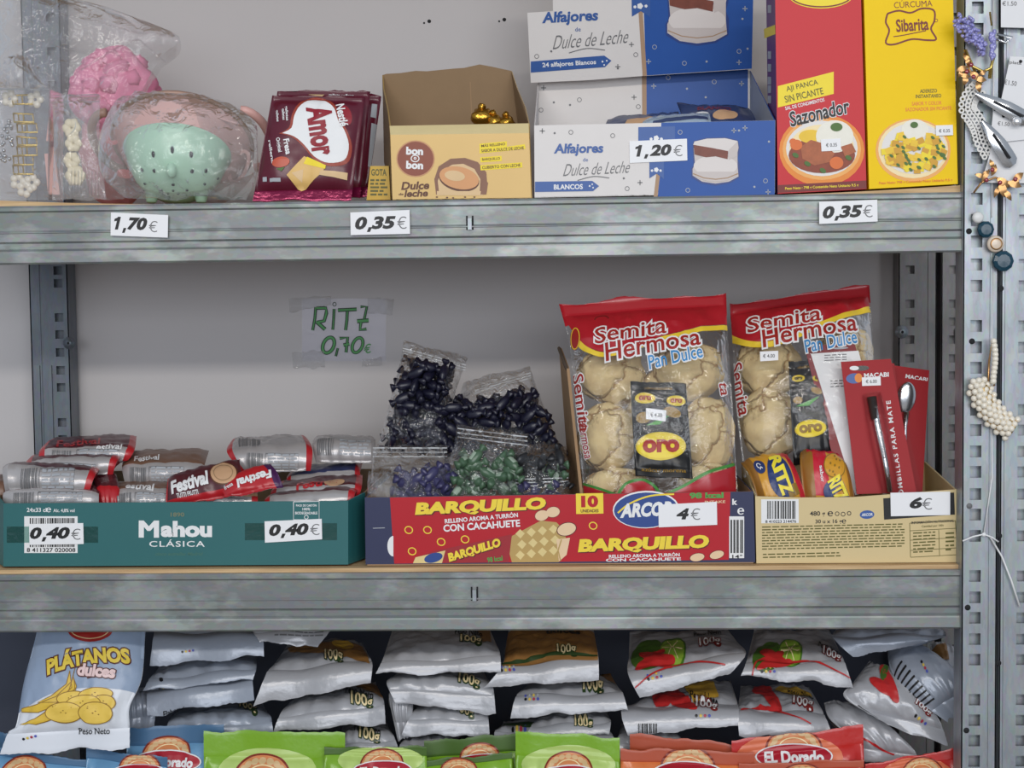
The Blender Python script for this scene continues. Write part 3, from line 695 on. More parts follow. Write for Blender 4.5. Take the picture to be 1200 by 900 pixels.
# ------------------------------------------------------------------ golden chocolate box
GOLD = mat('box_gold', (190, 158, 98), .38, metal=.25, var=.08, scale=12); GOLDL = mat('box_gold_lip', (232, 212, 158), .42, metal=.15); BROWNP = mat('print_brown', (96, 54, 34), .5); CHOC = mat('print_choc', (138, 96, 74), .5, var=.1, scale=30); NUT = mat('print_caramel_cream', (214, 150, 92), .4, var=.15, scale=25); BISC = mat('print_wafer', (224, 190, 142), .5); BONR = mat('print_badge', (140, 66, 40), .45); BONL = mat('print_badge_ring', (196, 140, 96), .45)
yb = -.002
gq = [P(457.5, 158, yb), P(620, 156, yb), P(622.5, 232.5, yb), P(460, 234.5, yb)]
chocbox = thing('chocolate_box', 'golden chocolate box with torn open brown inside on the top shelf', 'box', ((gq[2]+gq[3])/2+Vector((0, .07, 0))))
b = MB(); b.sheet(gq, .0012, GOLD); f = Flat(gq[0], gq[1], gq[2])
lip = [P(456.5, 147.5, .008), P(619.5, 144.5, .008), gq[1], gq[0]]; b.sheet(lip, .0012, GOLDL)
f.lay(b, ell(487, 186, 22.5, 21.5), BONL, 1); f.lay(b, ell(487, 186, 21, 20), BONR, 2); f.lay(b, text('bon', 486, 177, 20, 9.5, 2, 0, .05), WHITE, 3); f.lay(b, text('bon', 486, 193.5, 20, 9.5, 2, 0, .05), WHITE, 3); f.lay(b, ring(486.5, 185.8, 4.6, 3.8, 1.2), WHITE, 3); f.lay(b, text('o', 486.5, 185.6, 3.4, 3.4, 0, 0, .04), WHITE, 3)
f.lay(b, text('Dulce', 486.5, 217.5, 33, 9.5, -2, .2, .035), BROWNP, 2); f.lay(b, text('de', 470, 227.5, 5.5, 3, 0, .2, .02), BROWNP, 2); f.lay(b, text('leche', 487.5, 226.5, 28, 8.5, -2, .2, .035), BROWNP, 2)
f.lay(b, poly([(511, 228), (509, 210), (514, 195), (528, 186), (545, 185), (560, 190), (570, 202), (571, 216), (568, 228)]), CHOC, 1)
f.lay(b, poly([(515, 229), (513, 212), (518, 200), (530, 193), (543, 192), (556, 198), (563, 210), (562, 229)]), BISC, 2); f.lay(b, ell(538, 210, 24, 14, 12), BROWNP, 3); f.lay(b, ell(538, 208.5, 23.5, 13, 12), NUT, 4); f.lay(b, ell(533, 206, 12, 6, 8), BISC, 5); f.lay(b, poly([(512, 224), (564, 224), (566, 229), (512, 229)]), BISC, 3)
f.lay(b, poly([(563, 228), (566, 210), (572, 214), (570, 228)]), CHOC, 3)
f.lay(b, multi([ell(x, y, 1.4, .9, n=8) for x, y in ((512, 231), (524, 231.5), (531, 232), (545, 231), (556, 231))]), BROWNP, 2)
f.lay(b, poly([(562, 168.5), (594, 165.5), (594, 172), (615, 169), (616, 174.5), (562, 180)]), YEL2, 1)
f.lay(b, text('MÁS RELLENO', 578, 169.5, 28, 3.8, -5), BROWNP, 2); f.lay(b, text('SABOR A DULCE DE LECHE', 589, 175, 50, 3.6, -4), BROWNP, 2)
for x0, x1, y, s in ((564, 587, 186.5, 'BARQUILLO'), (564, 611, 195, 'CUBIERTO CON LECHE')): f.lay(b, rect(x0-1, y-3, x1+1, y+3, -4), YEL2, 1); f.lay(b, text(s, (x0+x1)/2, y, x1-x0-2, 3.6, -4), BROWNP, 2)
build('front_panel', b, chocbox)
b = MB(); yk = .15
back = [P(448, 88, yk), P(453, 86.5, yk), P(470, 85.5, yk), P(487, 83, yk), P(500, 83.5, yk), P(530, 80.5, yk), P(544, 79.5, yk), P(562, 75.5, yk), P(576, 78, yk), P(592, 81.5, yk), P(599, 83, yk), P(612, 190, yk), P(450, 190, yk)]
b.sheet(back, .0015, CARDD); f2 = Flat(back[0], back[5], back[11]); f2.lay(b, stroke([(551, 96), (553, 140)], 1), CARD)
build('back_panel', b, chocbox)
for sx in (0, 1):
    b = MB()
    if sx == 0: pts = [P(456.5, 147.5, .008), P(454, 128, .05), P(449, 104, .12), P(448, 88, yk), P(450, 190, yk), P(460, 234, yb)]
    else: pts = [P(619.5, 144.5, .008), P(615, 125, .05), P(606, 104, .11), P(599, 83, yk), P(612, 190, yk), P(622.5, 232, yb)]
    b.sheet(pts, .0015, CARDD, GOLD); build('side_panel', b, chocbox)
b = MB(); b.sheet([gq[3], gq[2], gq[2]+Vector((-.01, .15, 0)), gq[3]+Vector((-.005, .15, 0))], .001, GOLD); build('bottom_panel', b, chocbox)
GFOIL = mat('gold_foil', (196, 148, 56), .22, metal=.9, var=.15, bump=.6, bscale=150)
for k, (x, y, r) in enumerate(((565, 138, .0135), (578, 144, .012), (593, 146, .012))):
    c = P(x, y, .055); b = MB(); b.ball(c, r, r, r*.85, GFOIL, 16, 10, None, .35, 60)
    b.ball(c+Vector((0, -.002, r*.95)), r*.35, r*.35, r*.3, GFOIL, 10, 6, None, .5, 90)
    build('wrapped_chocolate', b, label=('gold foil chocolate at the left of three in the golden box', 'gold foil chocolate in the middle of three in the golden box', 'gold foil chocolate at the right of three in the golden box')[k], cat='chocolate', group='gold chocolates in the box')

# ------------------------------------------------------------------ dark red wafer packets and a little yellow box
WINE = mat('wrapper_wine', (92, 18, 40), .3, spec=.6, var=.06); WINEB = mat('wrapper_wine_shiny', (128, 22, 66), .18, metal=.45, var=.1, bump=.3, bscale=120); HEARTR = mat('print_rust', (158, 64, 48), .4)
STRAW = mat('print_strawberry', (196, 84, 58), .4, var=.2, scale=80); WAFER = mat('print_wafer_gold', (226, 184, 110), .45, var=.08, scale=60); AMORR = mat('print_amor_red', (148, 28, 44), .4)
def wafer(rows, seed, lab, full, strip=0):
    g = Bag(rows, .012, .012, seed, .0011, (.035, .10), fold=.002, sidepow=5, pull=.0, wave=.001)
    b = MB(); sb = MB(); g.skin(b, WINE, WINE, lambda u, v: WINEB if v > .885 else WINE, sb, lambda u, v: v > .885)
    if full:
        heart = curve([(331, 156), (342, 150), (345, 136), (352, 122), (365, 115), (380, 117), (391, 126), (396, 141), (403, 152), (408, 168), (405, 184), (395, 190), (381, 190), (368, 183), (357, 170), (345, 160), (331, 156)], 3)
        cx = 373; cy = 153
        g.lay(b, poly([(cx+(x-cx)*1.1, cy+(y-cy)*1.1) for x, y in heart]), HEARTR, 1); g.lay(b, poly(heart), WHITE, 2)
        g.lay(b, text('Amor', 377, 153, 58, 30, 82, .0, .045), AMORR, 4)
        g.lay(b, ell(405, 135, 7, 12, -15), AMORR, 2); g.lay(b, text('Nestlé', 401, 135, 27, 10, 78, 0, .03), WHITE, 5)
        for x, y, w in ((325, 136, 14), (332, 134, 14), (336, 133, 18)): g.lay(b, text('galletas', x, y, w, 4, 84), WHITE, 2)
        g.lay(b, text('Fresa', 337, 172, 18, 7, 80, 0, .03), WHITE, 2); g.lay(b, text('Original', 326.5, 170, 17, 6, 80, 0, .02), WHITE, 2); g.lay(b, text('rellena', 318, 178, 28, 3.4, 80), WHITE, 2)
        g.lay(b, ell(329, 190, 10.5, 6, -8), STRAW, 2); g.lay(b, poly([(324, 198), (334, 196), (330, 201)]), GREENP, 3)
        g.lay(b, poly([(357, 184), (381, 196), (379, 201), (352, 222), (336, 205)]), WAFER, 2); g.lay(b, poly([(360, 184), (382, 194), (381, 198), (356, 192)]), YEL2, 3); g.lay(b, poly([(376, 200), (407, 202), (406, 210), (374, 205)]), BISC, 3); g.lay(b, poly([(342, 203), (356, 199), (354, 214)]), BISC, 3)
        g.lay(b, rect(308, 208, 313, 213), LGREY, 2); g.lay(b, rect(316, 209, 329, 213), LGREY, 2)
    else:
        g.lay(b, text('galleta rellena', 400, 112, 30, 3, 1), WHITE, 2); g.lay(b, poly([(362, 110), (380, 110), (378, 115), (358, 115)]), BISC, 2)
    if strip:
        for y0, y1 in ((122, 138), (146, 196)): g.lay(b, poly([(strip+2, y0), (strip+8, y0), (strip+8-(y1-y0)*.09, y1), (strip+2-(y1-y0)*.09, y1)]), LGREY, 2)
    b.weld(); return packet('wafer_packet', b, sb, lab, 'packet', 'leaning wafer packets')
wafer([((319, 112), (428, 113.5), .030), ((296, 236), (411.5, 234), .004)], 3, 'dark red wafer packet with white heart print, frontmost of the leaning wafers', True)
wafer([((325, 106), (434, 107), .060), ((305, 232), (422, 232), .032)], 5, 'dark red wafer packet just behind the one with the white heart', False)
wafer([((340, 108), (447, 113), .088), ((318, 231), (430, 231), .060)], 8, 'dark red wafer packet standing rearmost beside the yellow carton', False, 434)
b = MB(); WL = mat('label_strip_white', (214, 214, 214), .4)
yq = .03; c = [P(434, 194.5, yq), P(455.5, 194.5, yq), P(457.5, 234, yq), P(429.5, 234.5, yq)]
b.hexa(c, Vector((0, .05, 0)), mat('carton_yellow', (206, 166, 44), .45)); f = Flat(c[0], c[1], c[2]); f.lay(b, text('GOTA', 444, 202, 18, 8, 0, 0, .03), OLIVE); f.lay(b, fineprint(434, 210, 454, 231, 5, 0, 4), OLIVE)
build('small_carton', b, label='small yellow carton between the wafers and the golden box', cat='box')
# silver back labels showing between the leaning wafers
# ------------------------------------------------------------------ top shelf, left: colander, pink basin, clear packs
MINT = mat('mint_plastic', (182, 220, 194), .35, var=.02, coat=.15); PINKP = mat('pink_plastic', (226, 176, 168), .4, var=.03); PINKD = mat('pink_handle', (240, 128, 130), .4); TAUPE = mat('taupe_plastic', (176, 142, 126), .4)
def Rx(a): return Matrix.Rotation(math.radians(a), 4, 'X')
yc = .045
cc = P(208, 180, yc); S = (P(268, 180, yc)-P(148, 180, yc)).length/2
M4 = Matrix.Translation(cc) @ Rx(-27)
col = thing('colander', 'mint green colander tilted to show its holed underside, wrapped in clear film', 'colander', Vector((cc.x, cc.y, P(208, 236, yc).z)))
b = MB(); prof_o = [(0, -.90), (.30, -.885), (.55, -.80), (.74, -.62), (.88, -.38), (.965, -.14), (1.0, .0), (1.03, .012), (1.03, .035), (.98, .035), (.94, -.10), (.84, -.38), (.70, -.58), (.52, -.75), (.28, -.84), (0, -.85)]
b.lathe([(r*S, h*S) for r, h in prof_o], M4, MINT, 40)
bowl = build('bowl', b, col)
def bowl_pt(px, py):
    """point on the outer bowl under a line of sight, found by marching"""
    d = ray(px, py); inv = M4.inverted(); t = 1.6
    while t < 1.95:
        q = inv @ (CAM+d*t); rr = math.hypot(q.x, q.y)/S; h = q.z/S
        for i in range(6):
            r0, h0 = prof_o[i]; r1, h1 = prof_o[i+1]
            if h0 <= h <= h1:
                rad = r0+(r1-r0)*(h-h0)/(h1-h0)
                if rr <= rad: return CAM+d*t
        t += .0004
    return None
for px, py, w, h in ((180, 181, 2.0, 3.6), (202, 175.5, 2.0, 4.0), (224, 181, 2.2, 3.6), (167, 199, 1.8, 2.4), (181, 200, 1.8, 2.4), (225, 200.5, 2.2, 2.4), (241, 200, 2, 2.6), (170, 215, 1.7, 1.5), (203, 216, 2, 1.6), (239.5, 215.5, 1.7, 1.5), (189, 222.5, 1.8, 1.4), (219, 222.5, 1.8, 1.4), (197, 226.5, 1.7, 1.3), (209, 226.5, 1.7, 1.3), (203, 223, 1.5, 1.2), (255, 209, 1.3, 1.6)):
    p = bowl_pt(px, py)
    if p is None: continue
    p2 = bowl_pt(px, py-1.2) or p; p3 = bowl_pt(px+1.2, py) or p
    n = (p3-p).cross(p2-p); n = n.normalized() if n.length > 1e-12 else -FWD
    if n.dot(CAM-p) < 0: n = -n
    u = n.cross(Vector((0, 0, 1))).normalized(); v = n.cross(u)
    b = MB(); k = 14; rim = [p+n*.0006+u*(w*.00098*math.cos(6.283*i/k))+v*(h*.00105*math.sin(6.283*i/k)) for i in range(k)]; inn = [q-n*.0008 for q in rim]
    b.add(rim+inn, [tuple(range(k, 2*k))]+[(i, (i+1) % k, k+(i+1) % k, k+i) for i in range(k)], HOLE); b.add([p+n*.00065+(q-p)*1.0 for q in rim], [tuple(range(k))], HOLE)
    build('drain_hole', b, bowl)
for px, py in ((202, 197), (178, 229), (236, 229)):
    p = bowl_pt(px, py) or P(px, py, yc-.03); b = MB()
    if py < 200: b.ball(p+Vector((0, -.004, -.003)), .0058, .008, .0088, MINT, 14, 10)
    else: b.tube([p+Vector((0, .002, .004)), p+Vector((0, -.002, -.004)), Vector((p.x, p.y-.003, P(px, 236, yc-.03).z))], [.008, .0072, .0055], MINT, 12)
    build('foot', b, col)
# pink basin behind with a loop handle on each side
yb2 = .115; bc = P(214, 169, yb2); S2 = (P(292, 178, yb2)-P(138, 178, yb2)).length/2
basin = thing('pink_strainer', 'pale pink strainer with loop handles standing behind the green colander', 'strainer', Vector((bc.x, bc.y, P(214, 232, yb2).z)))
M5 = Matrix.Translation(bc) @ Rx(-38); b = MB()
b.lathe([(r*S2, h*S2*.78) for r, h in [(0, -.86), (.4, -.84), (.66, -.70), (.84, -.42), (.95, -.12), (.98, 0), (1.06, .01), (1.06, .04), (.96, .04), (.9, -.12), (.78, -.42), (.6, -.66), (0, -.8)]], M5, PINKP, 40)
build('bowl', b, basin)
b = MB(); b.lathe([(r*S2, h*S2) for r, h in [(1.03, .0), (1.075, .0), (1.075, .05), (1.03, .05)]], M5, TAUPE, 40); build('rim', b, basin)
for sx in (-1, 1):
    b = MB(); pts = [M5 @ Vector((sx*S2*(1.0+.34*math.sin(t)), S2*.62*math.cos(t)-S2*.05, .002)) for t in [math.pi*k/14 for k in range(15)]]
    b.tube(pts, .0055, TAUPE if sx < 0 else PINKP, 10); build('handle', b, basin)
    for k, (a, e) in enumerate((((122, 153), (141, 170)), ((136, 199), (156, 209))) if sx < 0 else (((268, 176), (292, 214)),)):
        b = MB(); f = Flat(P(a[0], a[1], .105), P(e[0], a[1], .105), P(a[0], e[1], .11))
        if sx < 0: sh = ell((a[0]+e[0])/2, (a[1]+e[1])/2, (e[0]-a[0])/2, (e[1]-a[1])/2, 10)
        else: sh = ring((a[0]+e[0])/2, (a[1]+e[1])/2, 9, 19, 4, 25)
        pts = [f.at(x, y) for x, y in sh[0]]
        if sx < 0: b.sheet(pts, .002, PINKD)
        else: b.add(pts, sh[1], PINKP); b.add([p+Vector((0, .002, 0)) for p in pts], sh[1], PINKP)
        build('handle_insert', b, basin)
b = MB(); b.tube([P(x, y, .07) for x, y in curve([(150, 131), (163, 121), (182, 118.5), (205, 122), (240, 133), (278, 145)], 5)], .0016, PINKP, 8); build('stick', b, label='thin pale pink stick lying across the top of the wrapped colander', cat='stick')
# clear film round colander and strainer
g = Bag([((138, 114), (236, 122), .05), ((126, 130), (296, 138), .015), ((114, 165), (303, 172), -.006), ((118, 205), (300, 212), -.010), ((146, 232), (288, 234), -.006)], .020, .15, 21, .006, (.0, .0), fold=.004, rag=.012, nu=40, nv=34)
b = MB(); g.skin(b, FILMB); build('film_wrap', b, label='crumpled clear film wrapped round the green colander', cat='film wrap')
# loofah in a big clear bag
PNK = mat('net_pink', (228, 138, 170), .8, var=.15, scale=90, bump=.6, bscale=120)
c = P(135, 108, .19); b = MB(); b.ball(c, .056, .045, .054, PNK, 40, 28, None, .22, 30)
for k in range(60):
    a = RND.uniform(0, 6.28); e = RND.uniform(-1.2, 1.2); d = Vector((math.cos(a)*math.cos(e), math.sin(a)*math.cos(e), math.sin(e)))
    b.ball(c+d*.046, .012, .012, .009, PNK, 12, 8, Matrix.Rotation(RND.uniform(0, 3), 3, 'X'), .5, 70)
loof = build('bath_puff', b, label='bright pink net bath puff inside the big clear bag', cat='bath puff')
b = MB(); b.ball(P(135, 186, .2), .046, .04, .058, mat('pink_cloth', (226, 150, 158), .8, var=.1), 20, 14, None, .3, 33); build('pink_sponge', b, label='dusky pink sponge low behind the clear hair clip packs', cat='sponge')
g = Bag([((-30, -18), (70, -6), .13), ((-26, 10), (208, 40), .12), ((-20, 70), (188, 70), .115), ((-20, 150), (150, 150), .11), ((-20, 232), (148, 232), .11)], .02, .14, 31, .010, (.0, .0), fold=.006, rag=.01, nu=36, nv=30)
b = MB(); g.skin(b, FILMB); bag0 = build('clear_bag', b, label='big clear plastic bag holding the pink bath puff at top left', cat='bag')
for k, pts in enumerate(([(64, 15), (110, 24), (160, 38), (205, 42)], [(95, 82), (130, 60), (162, 46)], [(163, 46), (178, 60), (193, 72)])):
    b = MB(); b.tube([P(x, y, .10) for x, y in curve(pts, 4)], .0011, FILM, 6); build('bag_fold', b, bag0)
# rigid clear box with gold hair clips
GOLDM = mat('gold_metal', (226, 196, 110), .25, metal=.9, var=.08); SILV = mat('silver_metal', (205, 206, 208), .2, metal=.95, var=.05); PEARL = mat('pearl', (238, 230, 214), .25, var=.03, coat=.5)
def clear_case(q, y, d, name, label, cat, m=ACRYL):
    c = [P(px, py, y) for px, py in q]; b = MB(); bk = [p+Vector((0, d, 0)) for p in c]; t = .0012
    b.sheet(c, t, m); b.sheet(bk, t, m); b.sheet([c[0], bk[0], bk[3], c[3]], t, m); b.sheet([c[1], bk[1], bk[2], c[2]], t, m); b.sheet([c[0], c[1], bk[1], bk[0]], t, m)
    for i in range(4): b.tube([c[i], c[(i+1) % 4]], .0012, m, 6); 
    b.tube([c[1], bk[1]], .0012, m, 6)
    return build(name, b, label=label, cat=cat)
clear_case([(-40, 104), (58, 105), (57, 234), (-40, 236)], .012, .05, 'clear_case', 'clear rigid pack of gold hair clips at the left end of the top shelf', 'clear pack')
for k, y in enumerate((112, 133, 145, 160, 172, 183, 194)):
    b = MB(); a = RND.uniform(-3, 3); w = 13
    c0, c1, c2, c3 = (P(17+a, y, .035), P(40+a, y+RND.uniform(-2, 2), .035), P(41+a, y+10, .03), P(18+a, y+10, .03))
    b.tube([c0, c1, c2, c3, c0], .0011, GOLDM, 6); b.tube([(c0+c1)/2, (c2+c3)/2], .0009, GOLDM, 6); b.tube([c0*.75+c1*.25, c3*.75+c2*.25], .0008, GOLDM, 6)
    build('hair_clip', b, label='small open gold hair clip stacked in the clear rigid pack', cat='hair clip', group='gold hair clips in the clear pack')
for k, (x, y) in enumerate(((8, 165), (5, 182), (22, 213), (38, 214), (10, 148), (12, 116), (42, 117), (30, 222))):
    b = MB(); c = P(x, y, .035)
    if k < 2 or k == 4:
        for q in range(10): b.ball(c+Vector((RND.uniform(-.007, .007), RND.uniform(-.004, .004), RND.uniform(-.007, .007))), .0024, .0024, .0024, SILV, 8, 6)
    else:
        for q in range(5): b.ball(c+Vector((math.cos(q*1.257)*.006, -.002, math.sin(q*1.257)*.006)), .0045, .003, .0045, PEARL, 10, 7)
    build('hair_ornament', b, label='pale flower and bead ornament inside the clear rigid pack', cat='hair ornament', group='small ornaments in the clear pack')
g = Bag([((10, 66), (34, 68), .04), ((2, 82), (40, 84), .03), ((-8, 100), (56, 104), .02)], .014, .02, 33, .006, (0, 0), fold=.005, rag=.01); b = MB(); g.skin(b, FILMZ); build('film_wrap', b, label='crumpled clear film tuft on top of the gold clip pack', cat='film wrap')
g = Bag([((60, 112), (118, 112), .03), ((62, 150), (117, 150), .012), ((62, 190), (120, 190), .008), ((60, 234), (125, 234), .004)], .006, .03, 35, .003, (.0, .0), fold=.003, rag=.003); b = MB(); g.skin(b, FILMB)
for x in range(84, 118, 4): b.tube([P(x, 200, .0), P(x-1, 232, -.002)], .0005, FILM, 5)
for yy in (112, 120): b.tube([P(62, yy, .026), P(116, yy-1, .026)], .0009, FILM, 6)
build('clear_pouch', b, label='clear ridged pouch with cream and pink hair flowers beside the clip pack', cat='pouch')
for k, (x, y, r) in enumerate(((84, 150, .011), (86, 168, .010), (84, 188, .010), (88, 206, .012))):
    b = MB(); c = P(x, y, .03)
    for q in range(6): b.ball(c+Vector((math.cos(q*1.05)*r*.55, 0, math.sin(q*1.05)*r*.55)), r*.5, r*.35, r*.5, mat('cream_fabric', (232, 220, 190), .7), 9, 6, None, .2)
    build('fabric_flower', b, label='cream fabric flower in the clear ridged pouch', cat='flower', group='cream flowers in the pouch')
for k, (a, c) in enumerate((((60, 137), (58, 165)), ((60, 172), (66, 228)), ((55, 180), (60, 226)))):
    b = MB(); b.hexa([P(a[0]-3, a[1], .028), P(a[0]+3, a[1], .028), P(c[0]+4, c[1], .026), P(c[0]-4, c[1], .026)], Vector((0, .004, 0)), PINKP)
    build('pink_strip', b, label='pale pink strip between the clear pouch and the clip pack', cat='strip', group='pale pink strips')

# ------------------------------------------------------------------ handwritten sign on the wall
yw = YW-.0012; b = MB(); c = [P(354, 350, yw), P(452, 350, yw), P(452, 423, yw), P(354, 423, yw)]
note = thing('price_note', 'clear handwritten wall note reading RITZ 0,70€ in green', 'note', P(403, 386, yw))
f = Flat(c[0], c[1], c[2]); b.add(c, [(0, 1, 2, 3)], film('note_sheet', (248, 248, 253), base=.01, bump=.05, rough=.2))
GI = mat('green_marker', (84, 160, 92), .6, var=.1); GO = mat('green_ink_dark', (42, 70, 50), .6)
def ol(pts, w=5): f.lay(b, stroke(pts, w+1.4), GO, 1); f.lay(b, stroke(pts, w-1.0), GI, 2)
ol([(370, 360), (369, 373), (366.5, 387)], 2.2); ol([(371, 361), (382, 361), (382.5, 367), (380, 376), (371, 378)], 3); ol([(371, 377), (381, 386)], 3.4)
ol([(391.5, 362), (391, 374), (390, 386.5)], 2.0); f.lay(b, ring(392, 356.5, 2.0, 2.2, .8), GO, 1)
ol([(396, 363.5), (418, 362.5)], 3); ol([(407, 365), (406.5, 375), (405, 387)], 2.4)
ol([(422.5, 359.5), (430, 359.5), (427, 373.5)], 2.0); ol([(418.5, 376.5), (432, 375.5)], 3.8); ol([(423, 378), (422, 386.5), (429.5, 385.5)], 2.6)
f.lay(b, ring(385, 404.5, 6.2, 9.6, 4.4, 24), GO, 1); f.lay(b, ring(385, 404.5, 6.2, 9.6, 2.4, 24), GI, 2); ol([(396, 408), (393.5, 417.5)], 1.6)
ol([(398, 396.5), (407.5, 395.5), (405.5, 413)], 2.4); ol([(402.5, 404.5), (409.5, 403)], 3)
f.lay(b, ring(419, 404.5, 5.6, 9.2, 4, 24), GO, 1); f.lay(b, ring(419, 404.5, 5.6, 9.2, 2.2, 24), GI, 2); f.lay(b, text('€', 431, 408.5, 9.5, 11, -10, .2, .01), GI, 2)
build('sheet', b, note)
for q in ([(338, 350), (388, 347), (389, 357), (339, 366)], [(431, 349), (462, 350), (460, 369), (431, 367)], [(342, 413), (380, 411), (381, 431), (343, 431)], [(424, 421), (448, 419), (448, 428), (424, 430)]):
    g = Bag([(q[0], q[1], yw-.0010), (q[3], q[2], yw-.0010)], .0004, .0002, int(q[0][0]), .0010, (0, 0), fold=.0012, nu=36, nv=16, wave=.0002); b = MB(); g.skin(b, TAPE); build('tape', b, note)

# ------------------------------------------------------------------ middle shelf: green beer tray full of biscuit packets
TEAL = mat('tray_teal', (40, 104, 106), .5, var=.04, scale=20); TEALI = mat('tray_inside', (150, 126, 98), .7); MINTI = mat('mint_ink', (112, 190, 176), .5)
ZB = board_z(2, 0)+.0023
y0 = .012
tray = thing('beer_tray', 'dark teal cardboard beer tray full of biscuit packets on the middle shelf', 'tray', (P(210, 660, y0).x, .12, ZB))
A = [P(-3, 582, .04), P(4, 590, y0), P(408, 587, y0), P(428, 577, .055)]
B = [P(-3, 658, .04), P(4, 662, y0), P(408, 663, y0), P(428, 655, .055)]
for p in B: p.z = ZB
bk = [Vector((A[3].x+.006, .27, A[3].z+.004)), Vector((A[0].x-.01, .27, A[0].z+.004))]; bkb = [Vector((p.x, p.y, ZB)) for p in bk]
loopT = A+bk; loopB = B+bkb
names = ['corner_panel', 'front_panel', 'corner_panel', 'side_panel', 'back_panel', 'side_panel']
for i in range(6):
    j = (i+1) % 6; b = MB(); b.sheet([loopT[i], loopT[j], loopB[j], loopB[i]], .002, TEAL if i < 3 else TEALI, TEALI if i >= 3 else TEAL)
    if i == 1:
        f = Flat(A[1], A[2], B[2])
        [f.lay(b, text('M', 174.5+dx, 620, 21, 20, .2, 0, .0), WHITE, 1) for dx in (-1.4, -.5, .5, 1.4)]; f.lay(b, text('ahou', 218.5, 620, 60, 19, .2, 0, .05), WHITE, 1); f.lay(b, text('CLÁSICA', 207.5, 636.5, 65, 8.5, 0, 0, .01, 0, 1.15), WHITE, 1); f.lay(b, text('1890', 208, 603, 16, 5, 0), mat('tray_gold_ink', (120, 124, 96), .5), 1); f.lay(b, text('cinco estrellas Madrid', 210, 649, 56, 4, 0, .3), mat('tray_dim_ink', (62, 112, 100), .5), 1)
        f.lay(b, text('24x33 cl', 43, 597.5, 23, 5, 0), WHITE, 1); f.lay(b, text('℮', 57, 597.5, 6, 5.5, 0), WHITE, 1); f.lay(b, text('Alc. 4,8% vol', 75, 598.5, 25, 4.6, 0), WHITE, 1)
        f.lay(b, rect(28.5, 605, 91, 648), WHITE, 1); f.lay(b, barcode(35, 607, 88, 641, 5), BLACK, 2); f.lay(b, text('8 411327 020008', 60, 644.5, 57, 5, 0), BLACK, 2)
        f.lay(b, multi([stroke([(344, 588), (374, 587.5), (374, 609), (344, 609), (344, 588)], .8)]), WHITE, 1)
        for k, s in enumerate(('PACK DE CARTÓN', '100%', 'BIODEGRADABLE')): f.lay(b, text(s, 359, 592+k*4.6, (24, 9, 26)[k], 3.2, 0), WHITE, 1)
        f.lay(b, ring(359, 606, 2.2, 2.2, .7), WHITE, 1); tp = film('parcel_tape', (190, 214, 208), base=.05, bump=.1); f.lay(b, rect(8, 617, 115, 636), tp, 1); f.lay(b, rect(287, 613, 395, 633), tp, 1)
    build(names[i], b, tray)
b = MB(); b.add([p+Vector((0, 0, .001)) for p in loopB], [tuple(range(6))], TEALI); build('bottom', b, tray)
price('0,40', [(34, 614), (97.5, 613), (98, 637.5), (34.5, 638.5)], y0-.0016, 'white price tag reading 0,40€ at the left end of the teal tray', (58.5, 626, 47, 16.5), (89, 626, 11, 13), -.5)
price('0,40', [(310, 611), (377, 608), (377.5, 632), (310.5, 636)], y0-.0016, 'white price tag reading 0,40€ at the right end of the teal tray', (338.5, 622, 46.5, 16.5), (369, 620.5, 11, 13), -2)
FWINE = mat('biscuit_maroon', (86, 36, 44), .3, spec=.6, var=.12); FRED = mat('biscuit_red', (186, 36, 44), .3, spec=.6, var=.06); FSILV = mat('biscuit_silver', (184, 180, 180), .27, metal=.3, var=.12, scale=40); FBROWN = mat('biscuit_brown', (124, 92, 74), .35, var=.15, scale=40); FBLUE = mat('biscuit_blue', (60, 66, 104), .3, var=.2); FPUR = mat('biscuit_purple', (74, 34, 82), .3, var=.1)
def biscuit(rows, seed, label, top=FWINE, front=FSILV, split=.5, ends=(1, 1), prints=(), tb=.02, seal=.07, tf=.005, wr=.0032):
    """flow-wrapped packet lying flat: printed top, silver long side, red crimped ends"""
    g = Bag(rows, tf, tb, seed, wr, (0, 0), fold=.0012, nu=30, nv=18, pull=.0, sidepow=6, rag=.001, wave=.0006)
    b = MB(); sb = [MB(), MB()]; split = g.acc[12]+.01
    g.skin(b, top, front, lambda u, v: FRED if (u < seal and ends[0]) or (u > 1-seal and ends[1]) else (top if v < split else front), sb, lambda u, v: u < seal or u > 1-seal)
    for s, m, l in prints: g.lay(b, s, m, l)
    b.weld(); return packet('biscuit_packet', b, sb, label, 'packet', 'biscuit packets in the teal tray', 'crimped_end')
def silverprint(x0, y0, x1, y1, k): return [(multi([stroke([(lerp(x0, x1, .36), y0), (x1, y0), (x1, y1), (lerp(x0, x1, .36), y1), (lerp(x0, x1, .36), y0)], .7)]), GREY, 1), (barcode(x0, y0, x0+(x1-x0)*.3, y1, k), GREY, 1), (fineprint(x0+(x1-x0)*.4, y0, x1, y1, 5, 0, k), LGREY, 1)]
biscuit([((58, 516), (160, 510), .22), ((46, 529), (158, 526), .13), ((48, 548), (150, 540), .12)], 50, 'maroon biscuit packet topmost at the back left of the tray', prints=[(text('Festival', 92, 519, 52, 7, -3, .1, .02), FRED, 1), (text('estival', 128, 523, 30, 4, -3, .1, .02), WHITE, 1)]+silverprint(62, 531, 140, 543, 2))
biscuit([((36, 536), (150, 528), .18), ((30, 543), (138, 539), .10), ((32, 560), (132, 556), .095)], 51, 'biscuit packet with pale side under the topmost one at back left', prints=silverprint(36, 546, 112, 556, 3))
biscuit([((14, 548), (122, 546), .14), ((3, 548), (112, 556), .06), ((6, 576), (104, 578), .05)], 52, 'silver sided biscuit packet in front at the left end of the tray', split=.3, ends=(0, 1), prints=silverprint(24, 553, 86, 572, 4))
